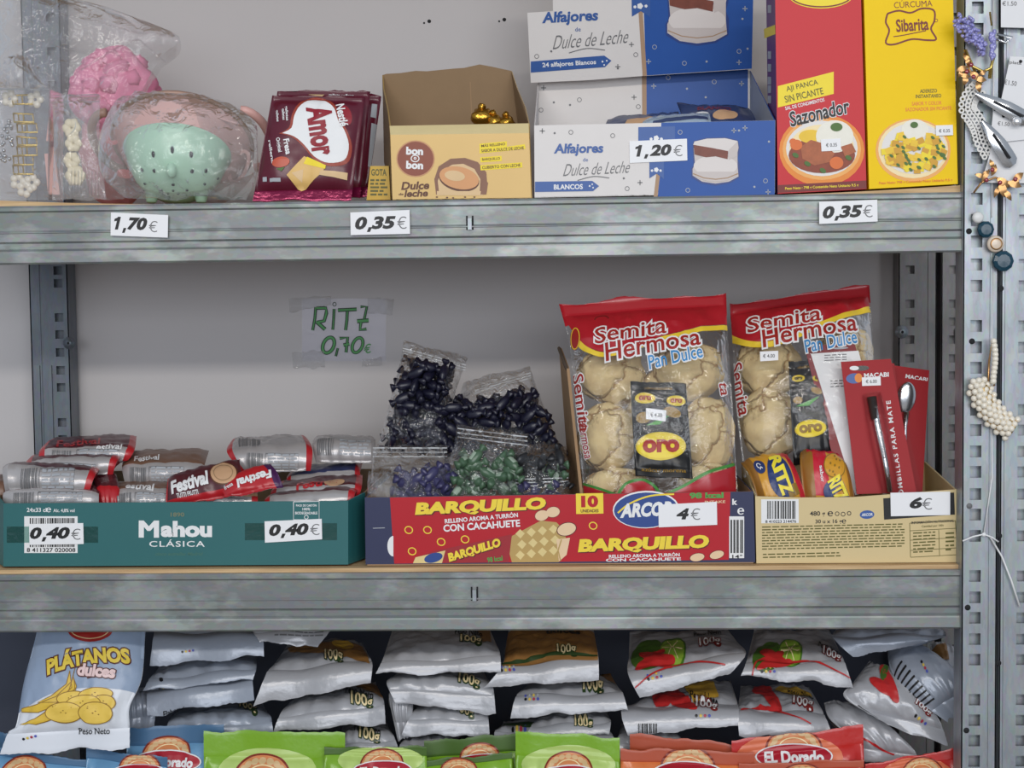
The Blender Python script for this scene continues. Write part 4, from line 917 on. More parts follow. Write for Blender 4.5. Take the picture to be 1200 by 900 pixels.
biscuit([((14, 574), (120, 572), .11), ((4, 577), (116, 578), .05), ((4, 600), (116, 600), .045)], 53, 'silver biscuit packet lowest at the left corner of the tray', split=.35, ends=(0, 0), prints=silverprint(16, 580, 96, 590, 6))
biscuit([((-20, 560), (14, 560), .14), ((-24, 566), (10, 568), .07), ((-24, 590), (8, 590), .06)], 54, 'brown biscuit packet cut off by the left edge of the photo', top=FBROWN, front=FBROWN, ends=(0, 0))
biscuit([((150, 530), (245, 528), .20), ((143, 546), (240, 544), .12), ((147, 569), (235, 566), .11)], 55, 'brown topped biscuit packet at the back left of centre', top=FBROWN, ends=(0, 0), prints=[(text('Festival', 172, 537, 30, 5, -2, .1, .03), WHITE, 1)]+silverprint(152, 550, 215, 564, 8))
biscuit([((134, 566), (205, 564), .14), ((130, 578), (202, 577), .07), ((128, 600), (200, 600), .06)], 56, 'brown topped biscuit packet left of the tilted maroon one', top=FBROWN, ends=(0, 0), prints=[(text('estival', 164, 570, 34, 6, 3, .1, .03), WHITE, 1)]+silverprint(136, 580, 198, 590, 9))
biscuit([((106, 560), (136, 555), .12), ((112, 575), (140, 572), .07), ((116, 598), (142, 598), .06)], 57, 'dark biscuit packet with red end between the left packets', top=FWINE, front=FRED, ends=(0, 0))
biscuit([((272, 516), (358, 511), .20), ((266, 530), (366, 526), .13), ((284, 554), (364, 552), .12)], 58, 'silver biscuit packet with red ends at the back right of centre', top=FSILV, prints=[(barcode(280, 516, 306, 523, 9), GREY, 1)]+silverprint(290, 534, 350, 550, 10), split=.35)
biscuit([((345, 548), (425, 543), .20), ((336, 560), (422, 553), .14), ((338, 574), (424, 570), .13)], 59, 'dark blue biscuit packet at the back right of the tray', top=FBLUE, front=FSILV)
biscuit([((330, 566), (425, 556), .15), ((318, 575), (424, 570), .08), ((318, 588), (420, 584), .075)], 60, 'maroon biscuit packet with red print at the right of the tray', prints=[(text('Festival', 372, 566, 50, 5, -6, .1, .03), FRED, 1), (ell(392, 566, 12, 3, -5), COOK, 1)], split=.4)
biscuit([((318, 580), (424, 572), .10), ((310, 586), (416, 578), .055), ((312, 602), (414, 600), .05)], 61, 'red ended biscuit packet lowest at the right end of the tray', split=.35)
biscuit([((370, 512), (440, 514), .21), ((366, 520), (440, 522), .15), ((370, 542), (440, 543), .14)], 62, 'silver biscuit packet resting against the zip bags at the right', top=FSILV, ends=(0, 0), prints=[(barcode(372, 518, 392, 532, 12), GREY, 1), (fineprint(398, 518, 434, 532, 5, 0.03, 5), LGREY, 1)], split=.3)
biscuit([((214, 577), (300, 570), .12), ((204, 584), (302, 581), .06), ((206, 602), (302, 602), .055)], 63, 'silver biscuit packet under the tilted maroon one at the tray front', split=.4, prints=[(ell(284, 576, 18, 4), COOK, 1)]+silverprint(212, 586, 290, 590, 14))
g = Bag([((196, 560), (281, 538), .085), ((194, 577), (284, 556), .055), ((193, 596), (288, 578), .045)], .008, .012, 64, .0022, (0, 0), fold=.001, sidepow=5, nu=30, nv=20)
b = MB(); g.skin(b, FWINE, FSILV, lambda u, v: FRED if u < .05 or v > .84 or v < .06 else FWINE); g.lay(b, text('Festival', 222, 565, 48, 12, -15, .15, .045), WHITE, 2); g.lay(b, text('TUTTI FRUTTI', 220, 579, 26, 4.5, -12, 0, .02), WHITE, 2); g.lay(b, ell(262, 554, 16.5, 11.5, -10), BROWNP, 2); g.lay(b, ell(262, 554, 15, 10, -10), COOK, 3); g.lay(b, ring(262, 554, 11, 7, .9, -10), CARD, 4)
b.weld(); build('biscuit_packet', b, label='maroon biscuit packet with a round biscuit print, tilted up at the middle', cat='packet', group='biscuit packets in the teal tray')
g = Bag([((250, 566), (316, 542), .060), ((258, 574), (326, 554), .045), ((264, 584), (332, 570), .035)], .006, .010, 65, .0018, (0, 0), fold=.001, sidepow=5, nu=26, nv=16)
b = MB(); g.skin(b, FRED, FSILV, lambda u, v: FPUR if u > .9 else FRED); g.lay(b, text('Festival', 298, 561, 44, 9, 161, .15, .045), WHITE, 2); g.lay(b, text('fresa', 268, 570, 12, 4, -20), WHITE, 2); b.weld()
build('biscuit_packet', b, label='bright red biscuit packet lying upside down across the middle of the tray', cat='packet', group='biscuit packets in the teal tray')
# ------------------------------------------------------------------ red wafer tray in the middle
NAVY = mat('tray_navy', (42, 48, 84), .5, var=.04); TRED = mat('tray_red', (186, 26, 40), .4, var=.02, spec=.35); LEMON = mat('print_lemon', (246, 216, 60), .45); SHAD = mat('letter_shadow', (92, 18, 24), .45); WAF = mat('print_waffle', (226, 204, 140), .5, var=.1, scale=60); WAFD = mat('print_waffle_line', (190, 158, 92), .5); PEAN = mat('print_peanut', (236, 204, 164), .5, var=.06); ARB = mat('logo_blue', (34, 68, 140), .4); GRN = mat('print_leaf_green', (80, 160, 70), .4)
yt = .012
q = [P(429.5, 583, yt), P(881, 576, yt), P(883, 658.5, yt), P(430.5, 664, yt)]
for p in q[2:]: p.z = ZB
wt = thing('wafer_tray', 'navy cardboard tray with a red wafer advert front on the middle shelf', 'tray', (P(656, 660, yt).x, .12, ZB))
bkq = [Vector((q[0].x+.004, .27, q[0].z)), Vector((q[1].x-.002, .27, q[1].z)), Vector((q[2].x-.002, .27, ZB)), Vector((q[3].x+.004, .27, ZB))]
b = MB(); b.sheet(q, .002, NAVY, CARD); f = Flat(q[0], q[1], q[2])
f.lay(b, poly([(457, 583), (856, 576.5), (854, 656), (462, 660.5)]), TRED, 1)
f.lay(b, ell(461, 640, 7, 12, 0, 90, 270), WHITE, 2); f.lay(b, stroke([(437, 619), (451, 618.5)], .8), LGREY, 1)
def barq(cx, cy, w, h, rot, L=3):
    f.lay(b, text('BARQUILLO', cx+1, cy+1, w, h, rot, .12, .07), SHAD, L); f.lay(b, text('BARQUILLO', cx, cy, w, h, rot, .12, .06), LEMON, L+1)
barq(563, 594, 154, 17, -2.5)
f.lay(b, text('RELLENO AROMA A TURRÓN', 564, 606.5, 86, 6.5, -5, 0, .03), WHITE, 2); f.lay(b, text('CON CACAHUETE', 564.5, 616, 90, 8.5, -4, 0, .03), WHITE, 2)
for x, y, r in ((638, 604, -15), (651, 600, -10)): f.lay(b, ell(x-3, y, 8.5, 6.5, r), SHAD, 2); f.lay(b, ell(x-3, y, 8, 6, r), PEAN, 3)
f.lay(b, multi([ring(x, y, 4.5, 4, 1.2, 20) for x, y in ((479, 621), (501, 621), (483, 646), (517, 635), (545, 632), (695, 616))]), LEMON, 2)
wf = [(600, 628), (634, 610), (652, 612), (662, 622), (664, 640), (655, 658.5), (600, 659), (596, 645)]
f.lay(b, poly(wf), WAFD, 2)
for i in range(5):
    for j in range(4):
        x = 604+i*13+(j % 2)*2; y = 620+j*12.5-i*1.8
        if y < 646 and x < 655: f.lay(b, poly([(x, y+5.5), (x+5.5, y), (x+11, y+5), (x+6, y+11)]), WAF, 3)
f.lay(b, ell(664, 620, 12, 8, -15), SHAD, 4); f.lay(b, ell(664, 620, 11, 7.2, -15), PEAN, 5); f.lay(b, poly([(652, 632), (668, 630), (664, 650), (655, 658)]), PEAN, 4); f.lay(b, stroke([(658, 632), (654, 645), (657, 657)], 1.5), WAFD, 5)
wp = [(486, 654), (508, 646), (600, 626), (596, 659), (484, 660)]
f.lay(b, poly(wp), mat('tray_dark_red', (160, 26, 38), .4), 2); f.lay(b, poly([(484, 660), (487, 653), (522, 645), (518, 659.8)]), WAF, 3); f.lay(b, ell(508, 653.5, 11, 5.5, -15), ARB, 4); barq(556, 645, 64, 12, -17, 4); f.lay(b, text('98 kcal', 580, 655, 18, 6, -8, 0, .03), GRN, 4)
f.lay(b, rect(675, 578, 707, 602, -1), LEMON, 2); f.lay(b, text('10', 691, 587.5, 20, 14, -1, 0, .06), TRED, 3); f.lay(b, text('UNIDADES', 691, 598.5, 21, 3.8, -1, 0, .03), SHAD, 3)
f.lay(b, ell(757, 597, 39, 22, -2), WHITE, 2); f.lay(b, ell(757, 597.5, 37.5, 20.5, -2), ARB, 3); f.lay(b, text('ARCOR', 757, 597, 62, 17, -3, .25, .05), WHITE, 5); f.lay(b, stroke(curve([(724, 601), (738, 590), (762, 581), (790, 579)], 5), 2), LEMON, 4)
barq(754, 638, 154, 18, -2)
f.lay(b, text('RELLENO AROMA A TURRÓN', 755, 650.5, 83, 5.0, -1.5, 0, .03), WHITE, 2); f.lay(b, text('CON CACAHUETE', 754, 655.6, 88, 3.6, -1, 0, .03), WHITE, 2)
for x, y, r in ((817, 656, -10), (840, 653, -15)): f.lay(b, ell(x, y-3, 9, 5, r), SHAD, 2); f.lay(b, ell(x, y-3, 8.4, 4.5, r), PEAN, 3)
f.lay(b, text('98 kcal', 828, 580.5, 40, 7, -1, 0, .05), GRN, 3); f.lay(b, text('INTAKE', 838, 588, 24, 3, -1), PEAN, 3)
f.lay(b, text('℮', 868, 599, 8, 8), WHITE, 2); f.lay(b, text('k', 861, 588, 6, 7, 0, 0, .05), WHITE, 2); f.lay(b, rect(854.5, 605, 872, 654), WHITE, 2); f.lay(b, barcode(856, 609, 871, 648, 11), BLACK, 3); f.lay(b, text('14°', 864, 652, 12, 4.5), BLACK, 3)
build('front_panel', b, wt)
for a, c in ((0, 3), (1, 2)):
    b = MB(); b.sheet([q[a], bkq[a], bkq[c], q[c]], .002, CARD, NAVY); build('side_panel', b, wt)
b = MB(); b.sheet(bkq, .002, CARD); build('back_panel', b, wt)
b = MB(); b.sheet([bkq[3], bkq[2], q[2], q[3]], .0015, CARD); build('bottom', b, wt)
# upright divider of brown cardboard, seen nearly edge-on
b = MB(); d0 = [P(665, 430, .050), P(655, 408, .20), P(664, 470, .205), P(667, 580, .21), P(680, 581, .045), P(671, 490, .047)]
dz = [P(655, 408, .16), P(664, 432, .07), P(680, 581, .05), P(668, 581, .16)]
b.sheet(dz, .0035, CARD); b.tube([dz[0], dz[1]], .0022, mat('torn_edge', (74, 62, 52), .9), 6); build('divider', b, wt)
price('4', [(771.5, 591.5), (840, 588), (840.5, 615), (772, 618)], yt-.0016, 'white price tag reading 4€ on the red wafer tray', (800, 603.5, 15, 15.5), (815, 602.5, 11, 13.5), -1)

# ------------------------------------------------------------------ zip bags of wrapped sweets
CN = mat('sweet_navy', (24, 24, 44), .35, spec=.6, var=.2); CG = mat('sweet_green', (72, 100, 76), .3, spec=.6, var=.15); CV = mat('sweet_violet', (60, 58, 96), .3, spec=.6, var=.15); CD = mat('sweet_dark', (44, 46, 50), .35, var=.2); SW = mat('sweet_label', (160, 178, 160), .4)
def sweet_mesh(name, m, stripe=None):
    b = MB(); n = 10; prof = [(.0, -1.75), (.52, -1.7), (.46, -1.45), (.18, -1.05), (.42, -.9), (.60, -.5), (.62, .5), (.42, .9), (.18, 1.05), (.46, 1.45), (.52, 1.7), (0, 1.75)]
    M = Matrix.Rotation(math.radians(90), 4, 'Y'); s = .0105
    vs = []; fs = []
    for i, (r, h) in enumerate(prof):
        for k in range(n):
            a = 6.283*k/n; rr = r*(1+(.25*math.sin(3*a) if abs(h) > 1.2 else .1*math.sin(4*a))); vs.append(M @ Vector((rr*math.cos(a)*s, rr*math.sin(a)*s*.8, h*s)))
    for i in range(len(prof)-1):
        fs += [(i*n+k, i*n+(k+1) % n, (i+1)*n+(k+1) % n, (i+1)*n+k) for k in range(n)]
    me = bpy.data.meshes.new(name); me.from_pydata(vs, [], fs); me.materials.append(m)
    if stripe: me.materials.append(stripe)
    for p in me.polygons:
        p.use_smooth = True; z = p.center.x/s
        if stripe and abs(z) < .55 and p.center.z > .0005: p.material_index = 1
    return me
SWM = {'navy': sweet_mesh('sweet_navy', CN), 'green': sweet_mesh('sweet_green', CG, SW), 'violet': sweet_mesh('sweet_violet', CV), 'dark': sweet_mesh('sweet_dark', CD)}
def sweets(spots, kind, label, group, seed):
    r = random.Random(seed); first = None
    for x, y, d in spots:
        if first is None: first = bpy.data.objects.new('wrapped_sweet', SWM[kind]); o = first
        else: o = first.copy()
        COL.objects.link(o); o.location = P(x, y, d); o.rotation_euler = (r.uniform(-.6, .6), r.uniform(-.9, .9), r.uniform(0, 3.1)); o.scale = (1, 1, 1)
        o['label'] = label; o['category'] = 'sweet'; o['group'] = group
def fill(poly_, d0, d1, n, seed, mind=13):
    """points scattered through an outline, layered in depth"""
    r = random.Random(seed); xs = [p[0] for p in poly_]; ys = [p[1] for p in poly_]; out = []; tries = 0
    def inside(x, y):
        c = False
        for i in range(len(poly_)):
            (xa, ya), (xb, yb) = poly_[i], poly_[i-1]
            if (ya > y) != (yb > y) and x < (xb-xa)*(y-ya)/(yb-ya)+xa: c = not c
        return c
    while len(out) < n and tries < 6000:
        tries += 1; x, y = r.uniform(min(xs), max(xs)), r.uniform(min(ys), max(ys)); d = r.choice((d0, (d0+d1)/2, d1))
        if inside(x, y) and all((x-a)**2+(y-c)**2 > mind*mind or abs(d-e) > .006 for a, c, e in out): out.append((x, y, d))
    return out
def zipbag(rows, tf, tb, seed, label, zipq, m=FILMZ):
    g = Bag(rows, tf, tb, seed, .005, (0, 0), fold=.004, nu=34, nv=30, rag=.003, sidepow=3.5, nfold=6); b = MB(); g.skin(b, m)
    o = build('zip_bag', b, label=label, cat='zip bag', group='clear zip bags of sweets')
    b = MB()
    for k in range(3):
        a, c, d = zipq[0], zipq[1], zipq[2]; b.tube([P(a[0]+t*(c[0]-a[0]), a[1]+t*(c[1]-a[1])+k*zipq[3], d-.004) for t in (0, .25, .5, .75, 1)], .0007, mat('zip_ridge', (214, 216, 218), .25, var=.02), 6)
    build('zip_strip', b, o)
zipbag([((473, 399), (549, 418), .165), ((468, 425), (541, 440), .150), ((456, 470), (530, 478), .13), ((442, 524), (526, 528), .11)], .016, .022, 70, 'tall clear zip bag of navy sweets leaning back at the left', ((472, 408), (546, 428), .158, 3))
sweets(fill([(486, 426), (520, 432), (520, 480), (527, 522), (458, 522), (468, 490), (474, 448)], .112, .15, 85, 1, 11), 'navy', 'navy wrapped sweet inside the tall left zip bag', 'navy sweets in the tall left bag', 2)
for (x, y) in ((487, 432), (528, 437)): sweets([(x, y, .15)], 'navy', 'navy wrapped sweet inside the tall left zip bag', 'navy sweets in the tall left bag', x)
zipbag([((543, 447), (621, 429), .17), ((536, 470), (632, 460), .15), ((524, 505), (648, 500), .13), ((520, 545), (664, 540), .11)], .016, .022, 71, 'clear zip bag of navy sweets at the back right beside the cardboard divider', ((556, 455), (622, 437), .160, 3))
sweets(fill([(530, 478), (560, 470), (600, 462), (625, 468), (640, 500), (656, 530), (525, 530)], .112, .15, 90, 3, 11), 'navy', 'navy wrapped sweet inside the back right zip bag', 'navy sweets in the back right bag', 4)
zipbag([((437, 522), (524, 522), .085), ((436, 537), (526, 538), .075), ((434, 560), (531, 560), .055), ((436, 600), (530, 600), .045)], .012, .014, 72, 'clear zip bag of violet sweets lying in front at the left', ((437, 525), (524, 525), .080, 5))
sweets(fill([(470, 556), (524, 552), (528, 584), (470, 584)], .045, .065, 26, 5, 10), 'violet', 'violet wrapped sweet inside the front left zip bag', 'violet sweets in the front left bag', 6)
zipbag([((535, 497), (620, 507), .09), ((532, 520), (615, 525), .075), ((524, 550), (606, 552), .06), ((525, 602), (602, 602), .045)], .014, .016, 73, 'clear zip bag of pale green sweets in the middle of the red wafer tray', ((536, 502), (618, 512), .083, 5))
sweets(fill([(545, 535), (600, 535), (602, 586), (532, 586)], .045, .07, 40, 7, 10), 'green', 'pale green wrapped sweet inside the middle zip bag', 'green sweets in the middle bag', 8)
zipbag([((606, 520), (664, 522), .09), ((604, 545), (666, 545), .065), ((600, 575), (668, 575), .055), ((600, 602), (668, 602), .045)], .012, .014, 74, 'clear zip bag of dark sweets squeezed against the cardboard divider', ((604, 562), (666, 560), .055, 4))
sweets(fill([(608, 530), (660, 530), (662, 560), (604, 560)], .06, .085, 24, 9, 10), 'dark', 'dark wrapped sweet in the zip bag by the divider', 'dark sweets by the divider', 10)
sweets([(650, 546, .062), (658, 555, .06), (640, 553, .06), (652, 560, .058)], 'green', 'green wrapped sweet in the zip bag by the divider', 'green sweets by the divider', 11)
sweets([(610, 572, .055), (628, 573, .055), (645, 574, .055), (620, 583, .05), (640, 584, .05)], 'violet', 'violet wrapped sweet low in the zip bag by the divider', 'violet sweets by the divider', 12)
g = Bag([((432, 552), (472, 556), .06), ((430, 570), (468, 572), .045), ((432, 602), (466, 602), .04)], .008, .01, 75, .005, (0, 0), fold=.004, rag=.004); b = MB(); g.skin(b, FILMZ); build('clear_wrap', b, label='crumpled clear wrap at the left corner of the red wafer tray', cat='film wrap')

# ------------------------------------------------------------------ bread roll bags
def crust():
    """pale sweet-bread crust: mottled, floury, with a broken net of brown cracks"""
    m = bpy.data.materials.new('bread_crust'); m.use_nodes = True; nt = m.node_tree; n = nt.nodes; L = nt.links; b = n['Principled BSDF']; b.inputs['Roughness'].default_value = .85
    tc = n.new('ShaderNodeTexCoord'); nz = n.new('ShaderNodeTexNoise'); nz.inputs['Scale'].default_value = 45; nz.inputs['Detail'].default_value = 5
    L.new(tc.outputs['Object'], nz.inputs['Vector'])
    ad = n.new('ShaderNodeVectorMath'); ad.operation = 'MULTIPLY_ADD'; ad.inputs[1].default_value = (.03, .03, .03)
    L.new(nz.outputs['Color'], ad.inputs[0]); L.new(tc.outputs['Object'], ad.inputs[2])
    vo = n.new('ShaderNodeTexVoronoi'); vo.feature = 'DISTANCE_TO_EDGE'; vo.inputs['Scale'].default_value = 19; L.new(ad.outputs[0], vo.inputs['Vector'])
    cr = n.new('ShaderNodeValToRGB'); cr.color_ramp.elements[0].position = .0; cr.color_ramp.elements[0].color = rgb(158, 118, 72); cr.color_ramp.elements[1].position = .04; cr.color_ramp.elements[1].color = rgb(238, 218, 170)
    L.new(vo.outputs['Distance'], cr.inputs[0])
    c2 = n.new('ShaderNodeValToRGB'); c2.color_ramp.elements[0].position = .35; c2.color_ramp.elements[0].color = rgb(196, 166, 116); c2.color_ramp.elements[1].position = .6; c2.color_ramp.elements[1].color = rgb(238, 220, 176)
    L.new(nz.outputs['Fac'], c2.inputs[0])
    mx = n.new('ShaderNodeMix'); mx.data_type = 'RGBA'; mx.blend_type = 'MULTIPLY'; mx.inputs[0].default_value = .7; L.new(cr.outputs[0], mx.inputs[6]); L.new(c2.outputs[0], mx.inputs[7])
    gm = n.new('ShaderNodeGamma'); gm.inputs[1].default_value = .78; L.new(mx.outputs[2], gm.inputs[0]); L.new(gm.outputs[0], b.inputs['Base Color'])
    ht = n.new('ShaderNodeMapRange'); ht.inputs[2].default_value = .08; L.new(vo.outputs['Distance'], ht.inputs[0])
    mm = n.new('ShaderNodeMath'); mm.operation = 'MULTIPLY_ADD'; mm.inputs[1].default_value = .5; L.new(nz.outputs['Fac'], mm.inputs[0]); L.new(ht.outputs[0], mm.inputs[2])
    bp = n.new('ShaderNodeBump'); bp.inputs['Strength'].default_value = .7; bp.inputs['Distance'].default_value = .004; L.new(mm.outputs[0], bp.inputs['Height']); L.new(bp.outputs['Normal'], b.inputs['Normal'])
    return m
BRED = mat('bag_red', (180, 32, 44), .3, spec=.6, var=.05, coat=.2); BYEL = mat('bag_yellow', (240, 206, 60), .35); BGRN = mat('bag_green', (70, 140, 60), .35); BUN = crust(); CRACK = mat('bread_crack', (150, 110, 66), .85, var=.1); LOGOR = mat('logo_brown_red', (166, 40, 34), .4); SKY = mat('logo_sky', (62, 140, 200), .4); OROB = mat('sachet_black', (20, 19, 20), .28, spec=.4, var=.15, scale=30); OROY = mat('sachet_yellow', (224, 196, 40), .35); OROT = mat('sachet_gold_text', (150, 116, 40), .4)
FILMBR = film('bread_bag_film', base=.025, rough=.08, bump=.5, bscale=45, haze=.02)
def bun(x, y, d, rx, ry, label, group, seed, rot=0):
    c = P(x, y, d); r = random.Random(seed); s = (d-CAM.y)/FPX; b = MB(); a, h = rx*s, ry*s; dp = min(a, h)*.62; nu, nv = 30, 20
    cracks = [curve([(r.uniform(-.7, .7), -.8), (r.uniform(-.5, .5), -.2), (r.uniform(-.5, .5), .3), (r.uniform(-.6, .6), .85)], 6), curve([(-.85, r.uniform(-.4, .5)), (-.2, r.uniform(-.4, .4)), (.3, r.uniform(-.4, .4)), (.9, r.uniform(-.4, .5))], 6)]
    so = Vector((seed, seed*2, 0)); vs = []; fs = []; mi = []
    for j in range(nv+1):
        for i in range(nu):
            th = math.pi*j/nv; ph = 6.283*i/nu; v = Vector((math.sin(th)*math.cos(ph), math.cos(th), math.sin(th)*math.sin(ph)))
            k = 1+.13*noise.noise(v*1.7+so)+.05*noise.noise(v*5+so)
            if v.y > -2:
                dd = min(math.hypot(v.x-p[0], v.z-p[1]) for cv in cracks for p in cv)
                if v.y < .2 and dd < .10: k -= .09*(1-dd/.10)
            vs.append(c+Vector((v.x*a*k, v.y*dp*k, v.z*h*k)))
    for j in range(nv):
        for i in range(nu): fs.append((j*nu+i, j*nu+(i+1) % nu, (j+1)*nu+(i+1) % nu, (j+1)*nu+i))
    b.add(vs, fs, BUN, True)
    return build('bread_roll', b, label=label, cat='bread roll', group=group)
def outlined(g, b, s, cx, cy, w, h, rot, m, L, shear=.12, bold=.012, grow=.06, om=None, arc=0):
    g.lay(b, text(s, cx, cy, w, h, rot, shear, bold, grow, 1., arc), om or WHITE, L); g.lay(b, text(s, cx, cy, w, h, rot, shear, bold, 0, 1., arc), m, L+1)
# first bag
g = Bag([((655, 356), (851, 343), .105), ((668, 408), (853, 395), .085), ((675, 480), (858, 465), .060), ((684, 578), (864, 565), .050), ((690, 646), (868, 638), .046)], .026, .042, 80, .0035, (.05, .0), fold=.005, nu=40, nv=40, pull=.0, rag=.01, sidepow=4)
b = MB(); g.skin(b, FILMBR, FILMBR, lambda u, v: BRED if v < .1 else FILMBR)
hd = curve([(675, 393), (690, 408), (712, 414), (740, 408), (775, 396), (815, 384), (853, 376)], 5)
g.lay(b, poly(hd+[(850.5, 352), (800, 356), (740, 360), (660, 366)]), BRED, 1); g.lay(b, stroke([(x, y+2) for x, y in hd], 6), BYEL, 2)
outlined(g, b, 'Semita', 738, 387, 84, 20, -8, LOGOR, 3); outlined(g, b, 'Hermosa', 764, 402.5, 112, 23, -10, LOGOR, 5); outlined(g, b, 'Pan Dulce', 791, 418.5, 64, 15.5, -13, SKY, 7)
g.lay(b, ring(705, 375, 8, 5, 1.4, 0, 180, 360), MAROON, 2)
outlined(g, b, 'Semita', 681, 472, 66, 13, 82, LOGOR, 2, grow=.06); outlined(g, b, 'Hermosa', 686, 515, 44, 10, 80, LOGOR, 2, grow=.06); g.lay(b, ell(674, 397, 6, 13, 0), LOGOR, 2); g.lay(b, ring(674, 397, 5, 12, 1), BYEL, 3)
outlined(g, b, 'ta', 848, 456, 14, 10, 78, LOGOR, 2, grow=.06)
g.lay(b, poly([(683, 568), (700, 574), (722, 580), (722, 602), (686, 608)]), BRED, 2); g.lay(b, stroke(curve([(683, 568), (700, 572), (724, 580)], 4), 3), BGRN, 3)
g.lay(b, poly([(726, 581), (735, 568), (752, 563), (764, 570), (770, 580), (768, 602), (728, 604)]), BRED, 2); g.lay(b, stroke(curve([(722, 584), (733, 567), (752, 562), (766, 569), (774, 580)], 4), 3), BGRN, 3)
g.lay(b, poly([(772, 585), (800, 572), (830, 556), (863, 547), (865, 600), (780, 604)]), BRED, 2); g.lay(b, stroke(curve([(768, 584), (800, 570), (830, 553), (862, 545)], 4), 3.4), BGRN, 3)
b.weld(); breadbag = build('bread_bag', b, label='frontmost red topped clear bag of bread rolls', cat='bag', group='bags of bread rolls')
G1 = 'rolls in the front bread bag'
for k, (x, y, rx, ry, d, lab) in enumerate(((718, 440, 40, 36, .110, 'top left bread roll in the front bag'), (806, 434, 42, 36, .110, 'top right bread roll in the front bag'), (712, 514, 36, 42, .088, 'middle left bread roll in the front bag'), (830, 508, 32, 44, .088, 'middle right bread roll in the front bag'), (722, 572, 40, 24, .066, 'bottom left bread roll in the front bag'), (828, 566, 36, 24, .066, 'bottom right bread roll in the front bag'), (768, 480, 36, 44, .118, 'bread roll in the middle behind the black sachet in the front bag'))): bun(x, y, d, rx, ry, lab, None, 90+k)
def sachet(q, d, tilt, seed, label, big=True, full=True):
    g = Bag([(q[0], q[1], d[0]), (q[3], q[2], d[1])], .006, .006, seed, .0014, (.05, .06), fold=.0015, nu=20, nv=26, pull=.0, sidepow=5, rag=.001); b = MB(); g.skin(b, OROB)
    def at(u, v): return tuple((1-v)*((1-u)*q[0][k]+u*q[1][k])+v*((1-u)*q[3][k]+u*q[2][k]) for k in (0, 1))
    w = math.hypot(q[1][0]-q[0][0], q[1][1]-q[0][1])
    for (u, v, s) in ((.25, .17, .36), (.80, .19, .34)):
        x, y = at(u, v); g.lay(b, ell(x, y, w*s*.5, w*s*.28, tilt), OROY, 1); g.lay(b, text('oro', x, y, w*s*.62, w*s*.26, tilt, 0, .05), LOGOR if full else OROB, 2)
    x, y = at(.5, .04); g.lay(b, text('delicia', x, y+3, w*.5, 4, tilt), OROT, 1)
    x, y = at(.48, .67); g.lay(b, ell(x, y, w*.45, w*.25, tilt-3), OROY, 1); g.lay(b, ell(x, y, w*.42, w*.22, tilt-3), mat('sachet_bright_yellow', (238, 212, 50), .35), 2); g.lay(b, text('oro', x, y, w*.66, w*.24, tilt-3, 0, .055), LOGOR if full else OROT, 3)
    x, y = at(.2, .38); g.lay(b, ell(x, y, w*.13, w*.1), OROT, 1); x, y = at(.72, .31); g.lay(b, ell(x, y, w*.16, w*.09, 20), OROT, 1); x, y = at(.45, .42); g.lay(b, poly([(x-14, y+4), (x, y-2), (x+14, y-8), (x+2, y+3)]), GRN, 2)
    x, y = at(.5, .93); g.lay(b, text('azúcar morena', x, y, w*.8, 4, tilt), OROT, 1)
    b.weld(); return build('sachet', b, label=label, cat='sachet')
sachet([(738.5, 447), (804, 449), (812, 561), (744.5, 558)], (.060, .020), 2, 101, 'black sachet with yellow oval labels on the front bag of rolls')
b = MB(); c = [P(757, 478, .035), P(781, 481, .035), P(780, 494, .033), P(757, 491, .033)]; b.hexa(c, Vector((0, .0004, 0)), TAGW); f = Flat(c[0], c[1], c[2]); f.lay(b, text('€ 4.00', 769, 486, 14, 5, 4), GREY); build('price_sticker', b, label='small white price sticker on the black sachet of the front bag', cat='price sticker')
# second bag, standing in the cream box
g = Bag([((855, 356), (1019, 334), .165), ((858, 400), (1022, 378), .150), ((862, 470), (1028, 452), .12), ((872, 560), (1036, 548), .095)], .026, .045, 81, .0035, (.05, .0), fold=.005, nu=40, nv=36, pull=.0, rag=.01, sidepow=4)
b = MB(); g.skin(b, FILMBR, FILMBR, lambda u, v: BRED if v < .1 else FILMBR)
hd = curve([(857, 386), (875, 398), (900, 402), (930, 394), (970, 374), (1021, 354)], 5)
g.lay(b, poly(hd+[(1018.5, 342), (960, 348), (900, 356), (857, 364)]), BRED, 1); g.lay(b, stroke([(x, y+2.5) for x, y in hd], 7), BYEL, 2)
outlined(g, b, 'Semita', 918, 374, 86, 20, -9, LOGOR, 3); outlined(g, b, 'Hermosa', 948, 386, 112, 23, -11, LOGOR, 5); outlined(g, b, 'Pan Dulce', 973, 401, 62, 15.5, -13, SKY, 7)
outlined(g, b, 'Semita', 867, 456, 62, 13, 80, LOGOR, 2, grow=.06)
b.weld(); build('bread_bag', b, label='red topped clear bag of bread rolls behind the red cards', cat='bag', group='bags of bread rolls')
for k, (x, y, rx, ry, d, lab) in enumerate(((900, 428, 38, 40, .168, 'upper left bread roll in the bag behind the red cards'), (904, 496, 38, 42, .145, 'lower left bread roll in the bag behind the red cards'), (990, 418, 34, 40, .172, 'upper right bread roll in the bag behind the red cards'))): bun(x, y, d, rx, ry, lab, None, 120+k)
sachet([(924, 424), (965, 420), (978, 538), (930, 545)], (.118, .076), -3, 103, 'black sachet with yellow oval labels on the bag behind the red cards', full=False)
b = MB(); c = [P(890.5, 412, .112), P(912, 411, .112), P(912, 422, .110), P(891, 423.5, .110)]; b.hexa(c, Vector((0, .0004, 0)), TAGW); f = Flat(c[0], c[1], c[2]); f.lay(b, text('€ 4.00', 901, 417, 14, 4.6, -2), GREY); build('price_sticker', b, label='small white price sticker on the bread bag behind the red cards', cat='price sticker')

